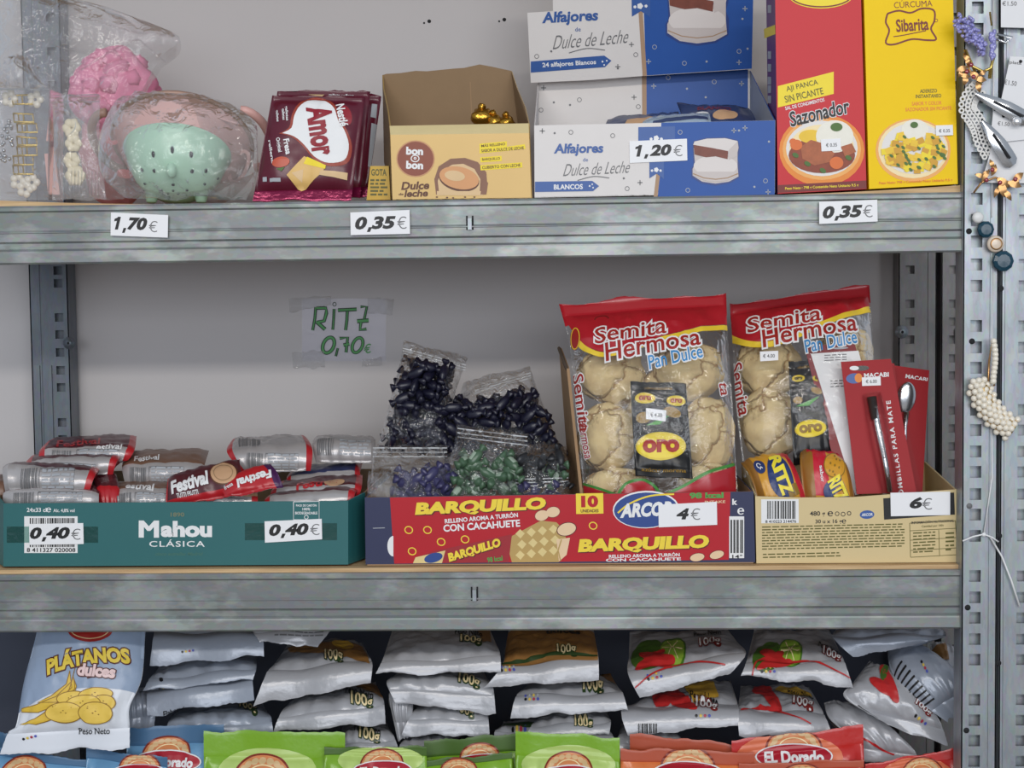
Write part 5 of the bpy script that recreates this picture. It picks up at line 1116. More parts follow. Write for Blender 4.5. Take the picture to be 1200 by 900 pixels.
# ------------------------------------------------------------------ cream cardboard box with crackers and red cards
CREAM = mat('box_cream', (218, 196, 146), .55, var=.03, scale=20); CREAMI = mat('box_cream_inside', (214, 190, 140), .6); LOGOB = mat('small_logo_blue', (54, 90, 160), .4)
q = [P(885, 581.5, yt), P(1118.5, 573.5, yt), P(1123, 652, yt), P(886.5, 659.5, yt)]; q2z = ZB
for p in q[2:]: p.z = ZB
cb = thing('cracker_box', 'cream cardboard box with fine print and barcode at the right of the middle shelf', 'box', (P(1005, 656, yt).x, .10, ZB))
bkq = [P(869, 543, .185), P(1083, 541, .185), None, None]; bkq[2] = Vector((bkq[1].x+.004, .185, ZB)); bkq[3] = Vector((bkq[0].x+.002, .185, ZB+.001))
b = MB(); top = [q[0], P(940, 583, yt), P(1000, 582.5, yt), P(1060, 578, yt), q[1], q[2], q[3]]; b.sheet(top, .002, CREAM, CARD); f = Flat(q[0], q[1], q[2])
f.lay(b, rect(892, 585, 936, 613, -.5), WHITE, 1); f.lay(b, barcode(899, 587, 932, 608, 15), BLACK, 2); f.lay(b, text('8 410223 214476', 915, 611, 36, 3.4, -.5), BLACK, 2)
f.lay(b, text('480 g', 958, 602.5, 18, 7, -1, 0, .02), BLACK, 1); f.lay(b, text('℮', 973, 602, 6.5, 6), BLACK, 1); f.lay(b, multi([ring(981, 602, 2.2, 2.2, .8), ring(988, 602.5, 2.3, 2.3, .8), ring(995, 601.5, 2.1, 2.1, .9)]), BLACK, 1); f.lay(b, text('30 u x 16 g', 971, 611.5, 31, 6, -1, 0, .02), BLACK, 1); f.lay(b, text('℮', 989, 611, 5, 5), BLACK, 1)
f.lay(b, ell(1016, 603, 8.5, 5, -3), LOGOB, 1); f.lay(b, text('ARCOR', 1016, 603, 13, 3.4, -3, .2, .03), WHITE, 2)
f.lay(b, fineprint(893, 617, 1060, 646, 9, -.022, 20, .42), OLIVE, 1); f.lay(b, fineprint(894, 649, 985, 656, 2, -.022, 21, .4), OLIVE, 1)
f.lay(b, poly([(1035, 584), (1118, 577), (1119, 603), (1036, 609)]), BLACK, 1)
for (x0, y0_, x1, y1_) in ((1066, 613, 1119.5, 610), (1066.5, 622, 1120, 619), (1066.5, 633, 1120.5, 630), (1067, 645, 1121.5, 642), (1067, 653, 1122, 650)): f.lay(b, stroke([(x0, y0_), (x1, y1_)], .7), OLIVE, 1)
for (x0, y0_, x1, y1_) in ((1066, 613, 1067, 653), (1100, 621, 1101, 651), (1119.5, 610, 1122, 650)): f.lay(b, stroke([(x0, y0_), (x1, y1_)], .7), OLIVE, 1)
f.lay(b, text('INFORMACIÓN NUTRICIONAL', 1093, 611, 50, 3.6, -3, 0, .02), BLACK, 2); f.lay(b, text('Cantidad por 100g', 1093, 616.5, 26, 3.2, -3), OLIVE, 1); f.lay(b, fineprint(1070, 624, 1096, 650, 7, -.05, 22, .4), OLIVE, 1); f.lay(b, fineprint(1108, 624, 1118, 648, 5, -.05, 23, .4), OLIVE, 1)
build('front_panel', b, cb)
for a, c in ((0, 3), (1, 2)):
    b = MB(); b.sheet([q[a], bkq[a], bkq[c], q[c]], .002, CREAMI, CREAM); build('side_panel', b, cb)
b = MB(); b.sheet(bkq, .002, CREAMI); build('back_panel', b, cb)
b = MB(); b.sheet([bkq[3], bkq[2], q[2], q[3]], .0015, CREAMI); build('bottom', b, cb)
price('6', [(1043.5, 577.5), (1113.5, 576), (1113.5, 603.5), (1044, 605)], yt-.0016, 'white price tag reading 6€ on the cream box', (1073.5, 590.5, 15, 16), (1086.5, 590.5, 11.5, 13.5), -1)
# two cracker packets
RG = mat('cracker_gold', (218, 158, 46), .3, spec=.6, var=.08); RBR = mat('cracker_brown', (156, 108, 44), .35, var=.1); RRED = mat('cracker_red', (204, 34, 56), .3); RBL = mat('cracker_blue', (36, 56, 110), .35); RY = mat('cracker_yellow', (246, 226, 60), .35)
g = Bag([((868, 543), (921, 530), .085), ((880, 560), (934, 553), .055), ((892, 600), (948, 592), .040)], .012, .012, 110, .0025, (.0, .0), fold=.002, nu=28, nv=24, pull=.0, sidepow=4, rag=.002)
b = MB(); g.skin(b, RG, RBR, lambda u, v: RBR if u < .16 else (RRED if u > .84 or (u > .7 and v < .25) else RG))
g.lay(b, ell(915, 561, 14, 22, -20), RBL, 2); g.lay(b, text('RITZ', 917, 560, 40, 14, 68, .0, .06), RBL, 3); g.lay(b, text('RITZ', 916, 559, 40, 14, 68, .0, .05), RY, 4); g.lay(b, ell(890, 547, 7, 5, 30), RBL, 2); g.lay(b, text('Cr', 890, 547, 8, 4, 30), WHITE, 3); g.lay(b, poly([(921, 570), (933, 566), (938, 578), (926, 583)]), OROT, 2); b.weld()
build('cracker_packet', b, label='golden cracker packet at the left inside the cream box', cat='packet', group='cracker packets in the cream box')
g = Bag([((938, 528), (986, 536), .085), ((938, 548), (996, 556), .055), ((944, 600), (1004, 600), .040)], .012, .012, 111, .0025, (.0, .0), fold=.002, nu=28, nv=24, pull=.0, sidepow=4, rag=.002)
b = MB(); g.skin(b, RG, RBR, lambda u, v: RRED if (v < .22 and u > .1) or .22 < u < .5 and v < .8 else (RBR if u < .22 or u > .9 else RG))
g.lay(b, ell(978, 546, 13, 11, 20), OROT, 2); g.lay(b, ell(978, 546, 12, 10, 20), RG, 3); g.lay(b, multi([ell(978+dx, 546+dy, 1.1, n=8) for dx, dy in ((0, 0), (5, 2), (-5, -2), (2, -5), (-2, 5), (6, -4), (-6, 4), (0, 8), (0, -8))]), OROT, 4); g.lay(b, ell(972, 575, 7, 10), RBL, 3); g.lay(b, text('RITZ', 983, 574, 26, 16, 62, 0, .06), RBL, 4); g.lay(b, text('RITZ', 982, 573, 26, 16, 62, 0, .05), RY, 5); g.lay(b, text('sabor', 963, 556, 16, 4, 80), WHITE, 3); b.weld()
build('cracker_packet', b, label='red and gold cracker packet at the right inside the cream box', cat='packet', group='cracker packets in the cream box')
# hanging cards with drinking straws
CARDR = mat('card_red', (164, 26, 34), .5, var=.05, spec=.3); CARDDR = mat('card_dark_red', (132, 26, 32), .45, var=.05)
def hang_card(qc, d, label, kind):
    o = thing('straw_card', label, 'blister card', P((qc[2][0]+qc[3][0])/2, qc[2][1], d[1]), 'red cards in the cream box')
    c = [P(qc[0][0], qc[0][1], d[0]), P(qc[1][0], qc[1][1], d[0]), P(qc[2][0], qc[2][1], d[1]), P(qc[3][0], qc[3][1], d[1])]
    b = MB(); b.sheet(c, .0012, CARDR if kind != 'white' else CARDDR); f = Flat(c[0], c[1], c[3])
    if kind == 'front':
        f.lay(b, ell(1010, 431.5, 8.5, 3, -2), OROB, 1); f.lay(b, ell(1001, 431.5, 5.5, 2.6), WHITE, 2)
        f.lay(b, ell(1001, 443.5, 9.5, 6, -3), LOGOB, 1); f.lay(b, ell(1006, 443, 4.5, 5.4), ORANGE, 2); f.lay(b, text('MACABI', 1027, 439.5, 29, 5.5, -3, 0, .03), WHITE, 1)
        f.lay(b, text('BOMBILLAS PARA MATE', 1049, 528, 118, 5.5, 262, 0, .02, 0, 1.3), WHITE, 1)
        f.lay(b, rect(1010, 442, 1032, 452, -2), TAGW, 3); f.lay(b, text('€ 6.00', 1021, 447, 13, 4.4, -2), GREY, 4)
    if kind == 'white':
        w = poly([(950, 414.5), (1006, 411), (1046, 572), (1002, 580)]); f.lay(b, w, WHITE, 1)
        f.lay(b, fineprint(966, 416, 992, 425, 3, -.05, 30, .35), GREY, 2); f.lay(b, fineprint(973, 446, 990, 456, 3, -.05, 31, .35), GREY, 2)
        f.lay(b, multi([ell(958, 410, 6, 1.2, -3), ell(985, 408, 9, 1.2, -3)]), LGREY, 1)
    if kind == 'back':
        f.lay(b, text('MACABI', 1074, 443, 26, 5, 10, 0, .03), WHITE, 1); f.lay(b, text('UTENSILIO', 1072, 452, 24, 4, 10), LGREY, 1)
    build('card', b, o)
    return o, f
o, f = hang_card([(943, 407), (1001, 400), (1046, 575), (988, 582)], (.115, .060), 'dark red card showing its white back sheet', 'white')
o, f = hang_card([(1046, 428), (1089, 434), (1081, 576), (1040, 578)], (.125, .085), 'red card with a silver strainer spoon at the far right', 'back')
b = MB(); s0 = f.at(1061, 467, .004); b.ball(s0, .0115, .004, .0195, SILV, 20, 14, Matrix.Rotation(.15, 3, 'Y')); b.tube([f.at(1061, 484, .004), f.at(1060, 500, .004), f.at(1058, 577, .003)], [.004, .0022, .002], SILV, 8)
b2 = MB()
build('strainer_spoon', b, o)
o, f = hang_card([(1030, 424), (1048, 426), (1066, 577), (1030, 578)], (.105, .075), 'thin red card squeezed between the front card and the spoon card', 'plain')
o, f = hang_card([(985.5, 424), (1044, 420.5), (1074, 577), (1004, 579)], (.082, .046), 'frontmost red card with a silver drinking straw under clear plastic', 'front')
b = MB(); b.tube([f.at(1023, 470, .004), f.at(1027, 498, .005), f.at(1036, 540, .005), f.at(1042, 577, .005)], [.0035, .0040, .0036, .0030], SILV, 12)
for k in range(14):
    t = k/14; b.ball(f.at(1027+t*9, 495+t*45, .0078), .0022, .0014, .0016, SILV, 8, 6)
b.tube([f.at(1021, 466, .003), f.at(1025, 492, .004)], [.0055, .0048], mat('steel_dark', (96, 92, 92), .35, metal=.8), 12); build('drinking_straw', b, o)
b = MB(); b.tube([f.at(1021, 462, .003), f.at(1030, 510, .006), f.at(1044, 578, .004)], [.011, .012, .011], FILM, 16); build('blister', b, o)
# ------------------------------------------------------------------ bottom shelf: pale snack bags lying in stacks
SIL = mat('bag_silver_grey', (178, 179, 184), .27, spec=.6, metal=.12, var=.03, bump=.55, bscale=55); SILB = mat('bag_silver_blue', (160, 168, 182), .27, spec=.6, metal=.12, var=.03, bump=.55, bscale=55); BRN = mat('print_snack_brown', (150, 108, 60), .4, var=.2, scale=60); DGRN = mat('print_dark_green', (44, 66, 34), .4); LIME = mat('print_lime', (140, 176, 60), .4, var=.1, scale=90); LIMED = mat('print_lime_rind', (74, 120, 36), .4); CHILI = mat('print_chili', (192, 44, 44), .35, var=.08); CHIP_Y = mat('print_chip_yellow', (222, 176, 64), .4, var=.15, scale=80)
DOTS = [mat('dot_black', (24, 24, 28), .4), mat('dot_yellow', (230, 200, 90), .4), mat('dot_red', (180, 60, 80), .4), mat('dot_blue', (80, 90, 180), .4)]
GROUP_B = 'pale snack bags in the stacks on the bottom shelf'
def dots(g, b, x, y, rot=0, s=1., two=False):
    c, sn = math.cos(math.radians(rot)), math.sin(math.radians(rot))
    for k in range(4):
        g.lay(b, ell(x+k*6*s*c, y+k*6*s*sn, 2*s, 2*s, n=10), DOTS[k], 2)
        if two: g.lay(b, ell(x+k*6*s*c+5*s*sn, y+k*6*s*sn-5*s*c, 1.6*s, 1.6*s, n=10), LGREY if k % 2 else DOTS[3-k], 2)
def g100(g, b, x, y, rot=0, s=1., red=False, peso=True):
    o = MAROON if red else DGRN
    if peso: g.lay(b, text('Peso Neto', x-3*s, y-11*s, 34*s, 7*s, rot, 0, .02), BLACK, 2)
    g.lay(b, text('100g', x, y, 26*s, 9.5*s, rot, 0, .03, .07), o, 2); g.lay(b, text('100g', x, y, 26*s, 9.5*s, rot, 0, .02), WHITE if red else CREAMP, 3)
def snack(rows, seed, label, m=SIL, prints=None, tf=.009, tb=.02, seal=(.03, .13), cell=None, wr=.0028, fold=.0032, **kw):
    g = Bag(rows, tf, tb, seed, wr, seal, fold=fold, nu=34, nv=26, pull=.0, sidepow=3, rag=.006, wave=.0022, crumple=1.3, **kw)
    b = MB(); sb = MB(); g.skin(b, m, m, cell, sb, lambda u, v: v > 1-seal[1])
    if prints: prints(g, b)
    b.weld(); return packet('snack_bag', b, sb, label, 'bag', GROUP_B)
def side(x0, y0, x1, y1, xf0, yf0, xf1, yf1, xb0, yb0, xb1, yb1, df=.085, db=.21):
    """rows for a bag lying flat: back edge, folded front edge, hanging crimp"""
    return [((x0, y0), (x1, y1), db), ((lerp(x0, xf0, .55), lerp(y0, yf0, .55)), (lerp(x1, xf1, .55), lerp(y1, yf1, .55)), lerp(db, df, .55)), ((xf0, yf0), (xf1, yf1), df), ((xb0, yb0), (xb1, yb1), df-.012)]
# column by the banana bag
snack(side(186, 722, 302, 722, 180, 748, 308, 744, 176, 780, 309, 769, .080, .20), 200, 'blue grey snack bag topmost in the stack beside the banana chip bag', SILB, lambda g, b: dots(g, b, 214, 764, -8, .7), seal=(.03, .34))
snack(side(196, 768, 302, 764, 176, 796, 300, 782, 168, 810, 296, 796, .088, .21), 201, 'blue grey snack bag second from the top beside the banana chip bag', SILB, lambda g, b: g.lay(b, ell(189, 797, 2.2), DOTS[0], 2))
snack(side(188, 792, 296, 786, 172, 812, 296, 796, 172, 838, 298, 820, .086, .21), 202, 'blue grey snack bag with colour dots, third down beside the banana chip bag', SILB, lambda g, b: (dots(g, b, 187, 807, -3, .75), g.lay(b, text('Elaborado', 206, 833, 30, 5, -4), BLACK, 2)), seal=(.03, .3))
snack(side(206, 832, 308, 826, 196, 848, 318, 842, 188, 872, 322, 866, .088, .21), 203, 'grey blue snack bag lowest in the stack beside the banana chip bag', SILB, lambda g, b: g100(g, b, 291, 829, 4, .8, peso=False))
snack(side(158, 812, 186, 806, 152, 826, 184, 820, 150, 862, 180, 856, .10, .21), 204, 'blue grey snack bag mostly hidden behind the edge of the banana chip bag', SILB)
# second column
snack(side(300, 722, 392, 722, 296, 738, 390, 736, 304, 752, 372, 758, .082, .19), 205, 'silver snack bag squeezed up under the beam left of centre', SIL, lambda g, b: g.lay(b, fineprint(322, 740, 380, 748, 2, 0, 8, .4), GREY, 2))
def pr(g, b): g.lay(b, poly([(336, 754), (424, 752), (432, 768), (340, 764)]), BRN, 2); g.lay(b, ell(402, 757, 13, 5, 5), CHIP_Y, 3); g100(g, b, 391, 768, 0, .8, peso=False)
snack(side(340, 752, 424, 752, 312, 792, 436, 776, 297, 828, 434, 800, .083, .22), 206, 'silver snack bag with brown print, upper of the stack left of centre', SIL, pr, seal=(.03, .26))
def pr(g, b): g.lay(b, poly([(414, 802), (446, 798), (450, 812), (424, 808)]), BRN, 2); g100(g, b, 424, 822, 3, .95)
snack(side(356, 806, 440, 800, 328, 836, 450, 822, 320, 858, 452, 848, .085, .22), 207, 'silver snack bag marked 100g, second in the stack left of centre', SIL, pr)
snack(side(402, 850, 452, 846, 396, 868, 462, 864, 388, 890, 470, 884, .088, .20), 208, 'silver snack bag lowest in the stack left of centre', SIL, lambda g, b: g100(g, b, 433, 864, 3, .9))
# third column
snack(side(462, 732, 572, 732, 448, 774, 586, 766, 440, 790, 587, 788, .080, .21), 209, 'silver snack bag topmost in the central stack', SIL, lambda g, b: (g.lay(b, poly([(558, 736), (574, 735), (576, 752), (566, 754)]), BRN, 1), g100(g, b, 552, 751, 2, .95)), seal=(.03, .12))
snack(side(466, 788, 566, 786, 453, 800, 578, 806, 463, 824, 581, 836, .082, .21), 210, 'silver snack bag marked 100g second in the central stack', SIL, lambda g, b: g100(g, b, 550, 797, 8, .95, peso=False))
snack(side(488, 824, 566, 824, 480, 838, 572, 840, 470, 862, 574, 862, .084, .21), 211, 'silver snack bag third in the central stack', SIL, lambda g, b: g100(g, b, 545, 833, 10, .85, peso=False))
snack(side(462, 800, 482, 812, 456, 818, 484, 826, 466, 868, 480, 864, .095, .2), 212, 'silver snack bag folded down at the left flank of the central stack', SIL)
snack(side(480, 862, 540, 862, 470, 872, 536, 870, 464, 888, 530, 884, .088, .20), 213, 'white snack bag peeping out at the foot of the central stack', SIL)
# fourth column
def pr(g, b): g.lay(b, poly([(592, 736), (698, 736), (700, 766), (640, 770), (588, 776)]), BRN, 1); g.lay(b, text('dulces', 660, 740, 40, 8, -2, 0, .04), OROB, 2); g100(g, b, 664, 762, -3, .85, peso=False); g.lay(b, stroke([(588, 780), (640, 771), (700, 767)], 2), DGRN, 3); dots(g, b, 588, 786, -3, .8, True)
snack(side(598, 728, 694, 728, 588, 782, 701, 768, 567, 806, 702, 797, .080, .22), 214, 'silver snack bag with dark brown print, topmost of the stack right of centre', SIL, pr, seal=(.03, .2))
snack(side(622, 800, 716, 792, 604, 816, 730, 814, 598, 842, 736, 832, .082, .21), 215, 'silver snack bag marked 100g second in the stack right of centre', SIL, lambda g, b: (g100(g, b, 695, 803, 0, .9), g.lay(b, poly([(700, 790), (716, 788), (722, 800), (712, 798)]), BRN, 1), dots(g, b, 616, 820, -2, .8, True), g.lay(b, barcode(617, 839, 650, 845, 7), BLACK, 2)), seal=(.03, .2))
snack(side(636, 838, 712, 834, 622, 850, 716, 846, 616, 864, 714, 860, .085, .21), 216, 'silver snack bag third in the stack right of centre', SIL, lambda g, b: g100(g, b, 684, 849, -3, .8, peso=False))
snack(side(590, 848, 700, 848, 580, 858, 718, 860, 578, 874, 722, 876, .085, .2), 217, 'silver snack bag with a green edge at the foot of the stack right of centre', SIL, lambda g, b: (dots(g, b, 601, 857, 2, .8), g.lay(b, stroke([(580, 850), (650, 857), (700, 857)], 2), DGRN, 2)))
# fifth column: chili and lime
def limechili(g, b, x, y, s=1., rot=0):
    g.lay(b, ell(x, y, 16*s, 12*s, rot), LIMED, 2); g.lay(b, ell(x, y, 14*s, 10.5*s, rot), LIME, 3)
    for k in range(6):
        a = k*1.047; g.lay(b, stroke([(x, y), (x+12*s*math.cos(a), y+9*s*math.sin(a))], .8), CREAMP, 4)
    g.lay(b, ell(x-30*s, y+6*s, 20*s, 14*s, -20), GREENP, 1)
    for dx, dy, r in ((-20, 12, 12), (-16, 18, -8), (-26, 16, -25)): g.lay(b, ell(x+dx*s, y+dy*s, 20*s, 4*s, r), CHILI, 5)
def pr(g, b): limechili(g, b, 788, 760, 1, -15); g100(g, b, 832, 753, -8, .95, True); dots(g, b, 760, 796, -12, .85, True); g.lay(b, stroke(curve([(744, 806), (770, 788), (810, 777), (850, 780)], 4), 1.6), CHILI, 5)
snack(side(738, 742, 852, 736, 736, 790, 874, 766, 750, 818, 856, 790, .078, .22), 218, 'white snack bag with lime and red chili print, upper left of the right-hand stacks', SIL, pr, seal=(.03, .2))
def pr(g, b): g.lay(b, poly([(800, 804), (836, 797), (842, 814), (812, 818)]), CHIP_Y, 2); g.lay(b, ell(796, 821, 22, 5, 20), CHILI, 3); g.lay(b, ell(780, 818, 16, 5, -10), CHILI, 3); g100(g, b, 828, 827, 4, .95, True); dots(g, b, 816, 839, 0, .85); g.lay(b, barcode(748, 848, 770, 859, 4), BLACK, 2)
snack(side(768, 812, 856, 796, 728, 834, 866, 830, 736, 862, 866, 850, .082, .22), 219, 'white snack bag with red chilies and 100g, below the lime printed one', SIL, pr, seal=(.03, .3))
snack(side(728, 850, 790, 856, 724, 866, 800, 868, 722, 890, 800, 886, .09, .2), 220, 'grey snack bag in shade at the foot of the chili bags', SIL)
# sixth column
def pr(g, b): limechili(g, b, 926, 763, .9, 0); dots(g, b, 893, 787, 0, .8, True); g.lay(b, stroke(curve([(880, 795), (888, 778), (920, 777), (955, 778), (998, 795)], 4), 1.6), CHILI, 5); g100(g, b, 975, 769, 10, .8, True)
snack(side(884, 738, 972, 738, 874, 778, 990, 776, 868, 792, 1000, 806, .080, .22), 221, 'white snack bag with a lime half, upper of the right-hand pair', SIL, pr, seal=(.03, .16))
def pr(g, b): g.lay(b, ell(900, 815, 20, 5, 35), CHILI, 3); g.lay(b, ell(893, 808, 12, 5, -5), CHILI, 3); g.lay(b, ell(930, 810, 22, 5, 5), CHIP_Y, 2); g100(g, b, 941, 824, 5, .9, True); g.lay(b, stroke(curve([(868, 836), (900, 833), (935, 844), (950, 850)], 4), 1.4), CHILI, 4)
snack(side(868, 806, 948, 804, 864, 836, 968, 840, 866, 862, 976, 862, .083, .22), 222, 'white snack bag with crossed chilies, lower of the right-hand pair', SIL, pr, seal=(.03, .25))
# tumbled bags at the right end
snack([((980, 738), (1100, 734), .16), ((976, 748), (1108, 744), .075), ((1000, 770), (1080, 755), .068)], 223, 'white snack bag squeezed flat under the beam at the right end', SILB, tf=.006, tb=.02, seal=(.03, .3))
snack([((1040, 758), (1066, 752), .16), ((1046, 790), (1112, 778), .09), ((1080, 824), (1126, 800), .065), ((1110, 846), (1128, 828), .06)], 224, 'blue white snack bag with barcode sliding down beside the right post', SILB, lambda g, b: (g.lay(b, multi([rect(1046+k*4.5, 786+k*4.2, 1060+k*4.5, 788+k*4.2, -35) for k in range(9)]), BLACK, 2), dots(g, b, 1080, 776, 60, .7)), tf=.014, tb=.02)
snack([((1018, 776), (1046, 790), .15), ((1000, 800), (1072, 808), .09), ((990, 818), (1100, 842), .068), ((1040, 850), (1112, 874), .056)], 225, 'white snack bag with red chilies lying askew at the right end', SIL, lambda g, b: (g.lay(b, ell(1042, 802, 20, 6, 62), CHILI, 3), g.lay(b, ell(1036, 806, 18, 5, 25), CHILI, 3), g.lay(b, ell(1036, 788, 4, 8, 20), GREENP, 3), g100(g, b, 1082, 830, 32, .9, True), dots(g, b, 1073, 839, 40, .8), g.lay(b, barcode(1000, 834, 1018, 845, 9), BLACK, 2)), tf=.014, tb=.02, seal=(.03, .2))
snack([((966, 822), (1000, 826), .13), ((972, 842), (1040, 850), .09), ((1000, 868), (1070, 878), .075), ((1010, 892), (1078, 896), .07)], 226, 'grey snack bag under the askew chili bag at the right end', SIL, lambda g, b: g.lay(b, stroke([(1006, 864), (1030, 876), (1050, 884)], 2), CHILI, 3), tf=.012)
snack([((1090, 752), (1127, 758), .20), ((1094, 780), (1128, 790), .15), ((1100, 806), (1130, 812), .13)], 227, 'shaded snack bag with green print against the right rear corner', SIL, lambda g, b: (g.lay(b, ell(1108, 789, 7, 6), LIMED, 2), g.lay(b, poly([(1090, 756), (1108, 754), (1110, 776), (1096, 774)]), BRN, 2)), tf=.012)
# ------------------------------------------------------------------ banana chip bag
BAN = mat('print_banana', (228, 190, 66), .4, var=.08, scale=40); BAND = mat('print_banana_edge', (150, 112, 40), .4); CHIPC = mat('print_banana_chip', (240, 204, 92), .4, var=.08, scale=60); PWH = mat('bag_banana_white', (226, 230, 238), .34, spec=.55, var=.02); PBL = mat('bag_banana_shaded_blue', (150, 168, 194), .34, spec=.55, var=.03); TITL = mat('title_yellow', (232, 204, 74), .4); TITB = mat('title_brown', (86, 38, 34), .4); PINKT = mat('title_pink', (238, 208, 206), .4)
g = Bag([((52, 690), (174, 690), .085), ((42, 745), (170, 745), .060), ((28, 800), (166, 795), .035), ((19, 850), (152, 828), .020), ((10, 858), (152, 850), .016), ((0, 884), (152, 876), .012)], .018, .025, 240, .0022, (.04, .12), fold=.004, nu=40, nv=40, pull=.0, sidepow=3, rag=.006)
b = MB(); sb = MB(); g.skin(b, PWH, PWH, lambda u, v: PBL if v < .5 else PWH, sb, lambda u, v: v > .88)  # blue-grey upper part: the shadow on the bag is put into its colour
g.lay(b, poly(curve([(14, 834), (60, 812), (100, 806), (140, 808), (166, 812)], 5)+[(170, 770), (26, 770)]), PBL, 1)
g.lay(b, ell(106, 738, 26, 15), LOGOR, 2); g.lay(b, ring(106, 738, 22, 11, 1.2), BISC, 3)
for s, x, y, w, h, rot, m in (('PLÁTANOS', 102, 773, 96, 22, -8, TITL),): g.lay(b, text(s, x, y, w, h, rot, .05, .05, .07, 1., 5), TITB, 3); g.lay(b, text(s, x, y, w, h, rot, .05, .05, 0, 1., 5), m, 4)
g.lay(b, text('dulces', 113, 786, 43, 14, 4, .1, .05, .07), TITB, 5); g.lay(b, text('dulces', 113, 786, 43, 14, 4, .1, .05), PINKT, 6)
for pts in ([(88, 786), (84, 800), (66, 816), (42, 825), (22, 829), (22, 833), (44, 834), (70, 825), (88, 808), (86, 794)], [(86, 796), (80, 812), (62, 828), (40, 842), (20, 849), (40, 850), (62, 842), (84, 822), (90, 806)], [(82, 788), (78, 802), (60, 815), (44, 822), (66, 822), (84, 806)]):
    g.lay(b, poly(pts), BAN, 2); g.lay(b, stroke(pts+[pts[0]], .9), BAND, 3)
for k, (x, y, rx, ry) in enumerate(((84, 818, 18, 8), (112, 814, 20, 8), (122, 824, 14, 9), (98, 824, 20, 9), (75, 835, 22, 12), (113, 836, 20, 12))): g.lay(b, ell(x, y, rx, ry, -4), BAND, 4+k*.6); g.lay(b, ell(x, y, rx-1, ry-1, -4), CHIPC, 4.2+k*.6); g.lay(b, multi([ell(x+dx, y+dy, 1, .7, n=6) for dx, dy in ((-3, 0), (3, 1), (0, -2))]), BAND, 4.4+k*.6)
g.lay(b, text('Peso Neto', 111, 856.5, 37, 7.5, -1, 0, .01), BLACK, 3); dots(g, b, 28, 866, -14, .8)
b.weld(); packet('snack_bag', b, sb, 'white banana chip bag with its shaded top painted blue grey, standing at the left end of the bottom shelf', 'bag')

# ------------------------------------------------------------------ coloured biscuit bags standing along the front
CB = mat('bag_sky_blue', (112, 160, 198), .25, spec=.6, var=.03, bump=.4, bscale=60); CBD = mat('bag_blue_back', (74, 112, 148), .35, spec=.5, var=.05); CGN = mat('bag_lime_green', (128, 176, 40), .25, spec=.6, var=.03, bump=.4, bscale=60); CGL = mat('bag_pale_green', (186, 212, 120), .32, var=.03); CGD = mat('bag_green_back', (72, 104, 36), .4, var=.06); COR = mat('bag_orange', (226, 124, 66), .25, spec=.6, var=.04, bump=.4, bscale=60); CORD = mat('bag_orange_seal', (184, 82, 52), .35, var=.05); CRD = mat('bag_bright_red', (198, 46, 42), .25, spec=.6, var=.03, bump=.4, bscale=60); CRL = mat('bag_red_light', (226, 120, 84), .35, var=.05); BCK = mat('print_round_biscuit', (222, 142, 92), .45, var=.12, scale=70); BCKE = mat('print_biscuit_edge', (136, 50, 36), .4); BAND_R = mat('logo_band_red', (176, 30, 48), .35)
def eldorado(g, b, x, y, s=1., rot=0, tail=False):
    g.lay(b, ell(x, y, 34*s, 26*s, rot, 180, 360), BCKE, 2); g.lay(b, ell(x, y, 31.5*s, 23.5*s, rot, 180, 360), BCK, 3)
    for k in range(9):
        a = math.pi*(1.05+.9*k/8); g.lay(b, ell(x+26*s*math.cos(a), y+19*s*math.sin(a), 4.5*s, 3.4*s, math.degrees(a)+90), BISC, 4)
    g.lay(b, ring(x, y, 18*s, 13*s, 1.4*s, rot, 180, 360), CREAMP, 4); g.lay(b, ell(x, y+2*s, 13*s, 8*s, 0, 180, 360), COR, 4)
    g.lay(b, ell(x, y+9*s, 46*s, 14.5*s, rot), WHITE, 5); g.lay(b, ell(x, y+9*s, 44*s, 13*s, rot), BAND_R, 6); g.lay(b, text('EL Dorado', x, y+10*s, 70*s, 13*s, rot, .05, .045), WHITE, 7)
GROUP_F = 'coloured biscuit bags along the front of the bottom shelf'
ZB3 = board_z(3, 0)+.005
def front_bag(tl, tr, d, label, m, sealm, seed, logo=None, light=None, xs=0, h=.235, tip=.022, sealf=.11, back=None):
    L, R = P(tl[0], tl[1], d), P(tr[0], tr[1], d)
    def low(x, y, dd, f):
        q = proj(Vector((P(x, y, d).x+xs, dd, max(ZB3, P(x, y, d).z-h*f)))); return q
    rows = [(tl, tr, d)]+[(low(tl[0], tl[1], d-tip*f, f), low(tr[0], tr[1], d-tip*f, f), d-tip*f) for f in (.3, .65, 1.)]
    g = Bag(rows, .02, .022, seed, .0024, (sealf, .05), fold=.005, nu=34, nv=34, pull=.0, sidepow=3, rag=.004, wave=.003)
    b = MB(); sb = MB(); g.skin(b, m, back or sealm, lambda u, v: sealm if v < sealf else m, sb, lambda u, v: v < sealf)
    if light: g.lay(b, ell(light[0], light[1], light[2], light[3]), light[4], 1)
    if logo: eldorado(g, b, *logo)
    b.weld(); return packet('biscuit_bag', b, sb, label, 'bag', GROUP_F)
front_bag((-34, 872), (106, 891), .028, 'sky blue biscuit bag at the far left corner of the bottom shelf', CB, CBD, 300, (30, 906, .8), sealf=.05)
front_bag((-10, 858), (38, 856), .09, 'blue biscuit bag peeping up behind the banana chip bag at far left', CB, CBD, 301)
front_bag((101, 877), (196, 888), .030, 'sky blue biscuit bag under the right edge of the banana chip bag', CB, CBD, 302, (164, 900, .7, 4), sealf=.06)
front_bag((148, 853), (263, 848), .060, 'sky blue biscuit bag with a round biscuit print behind the green bag', CB, CBD, 303, (197, 884, .85, 2), sealf=.10)
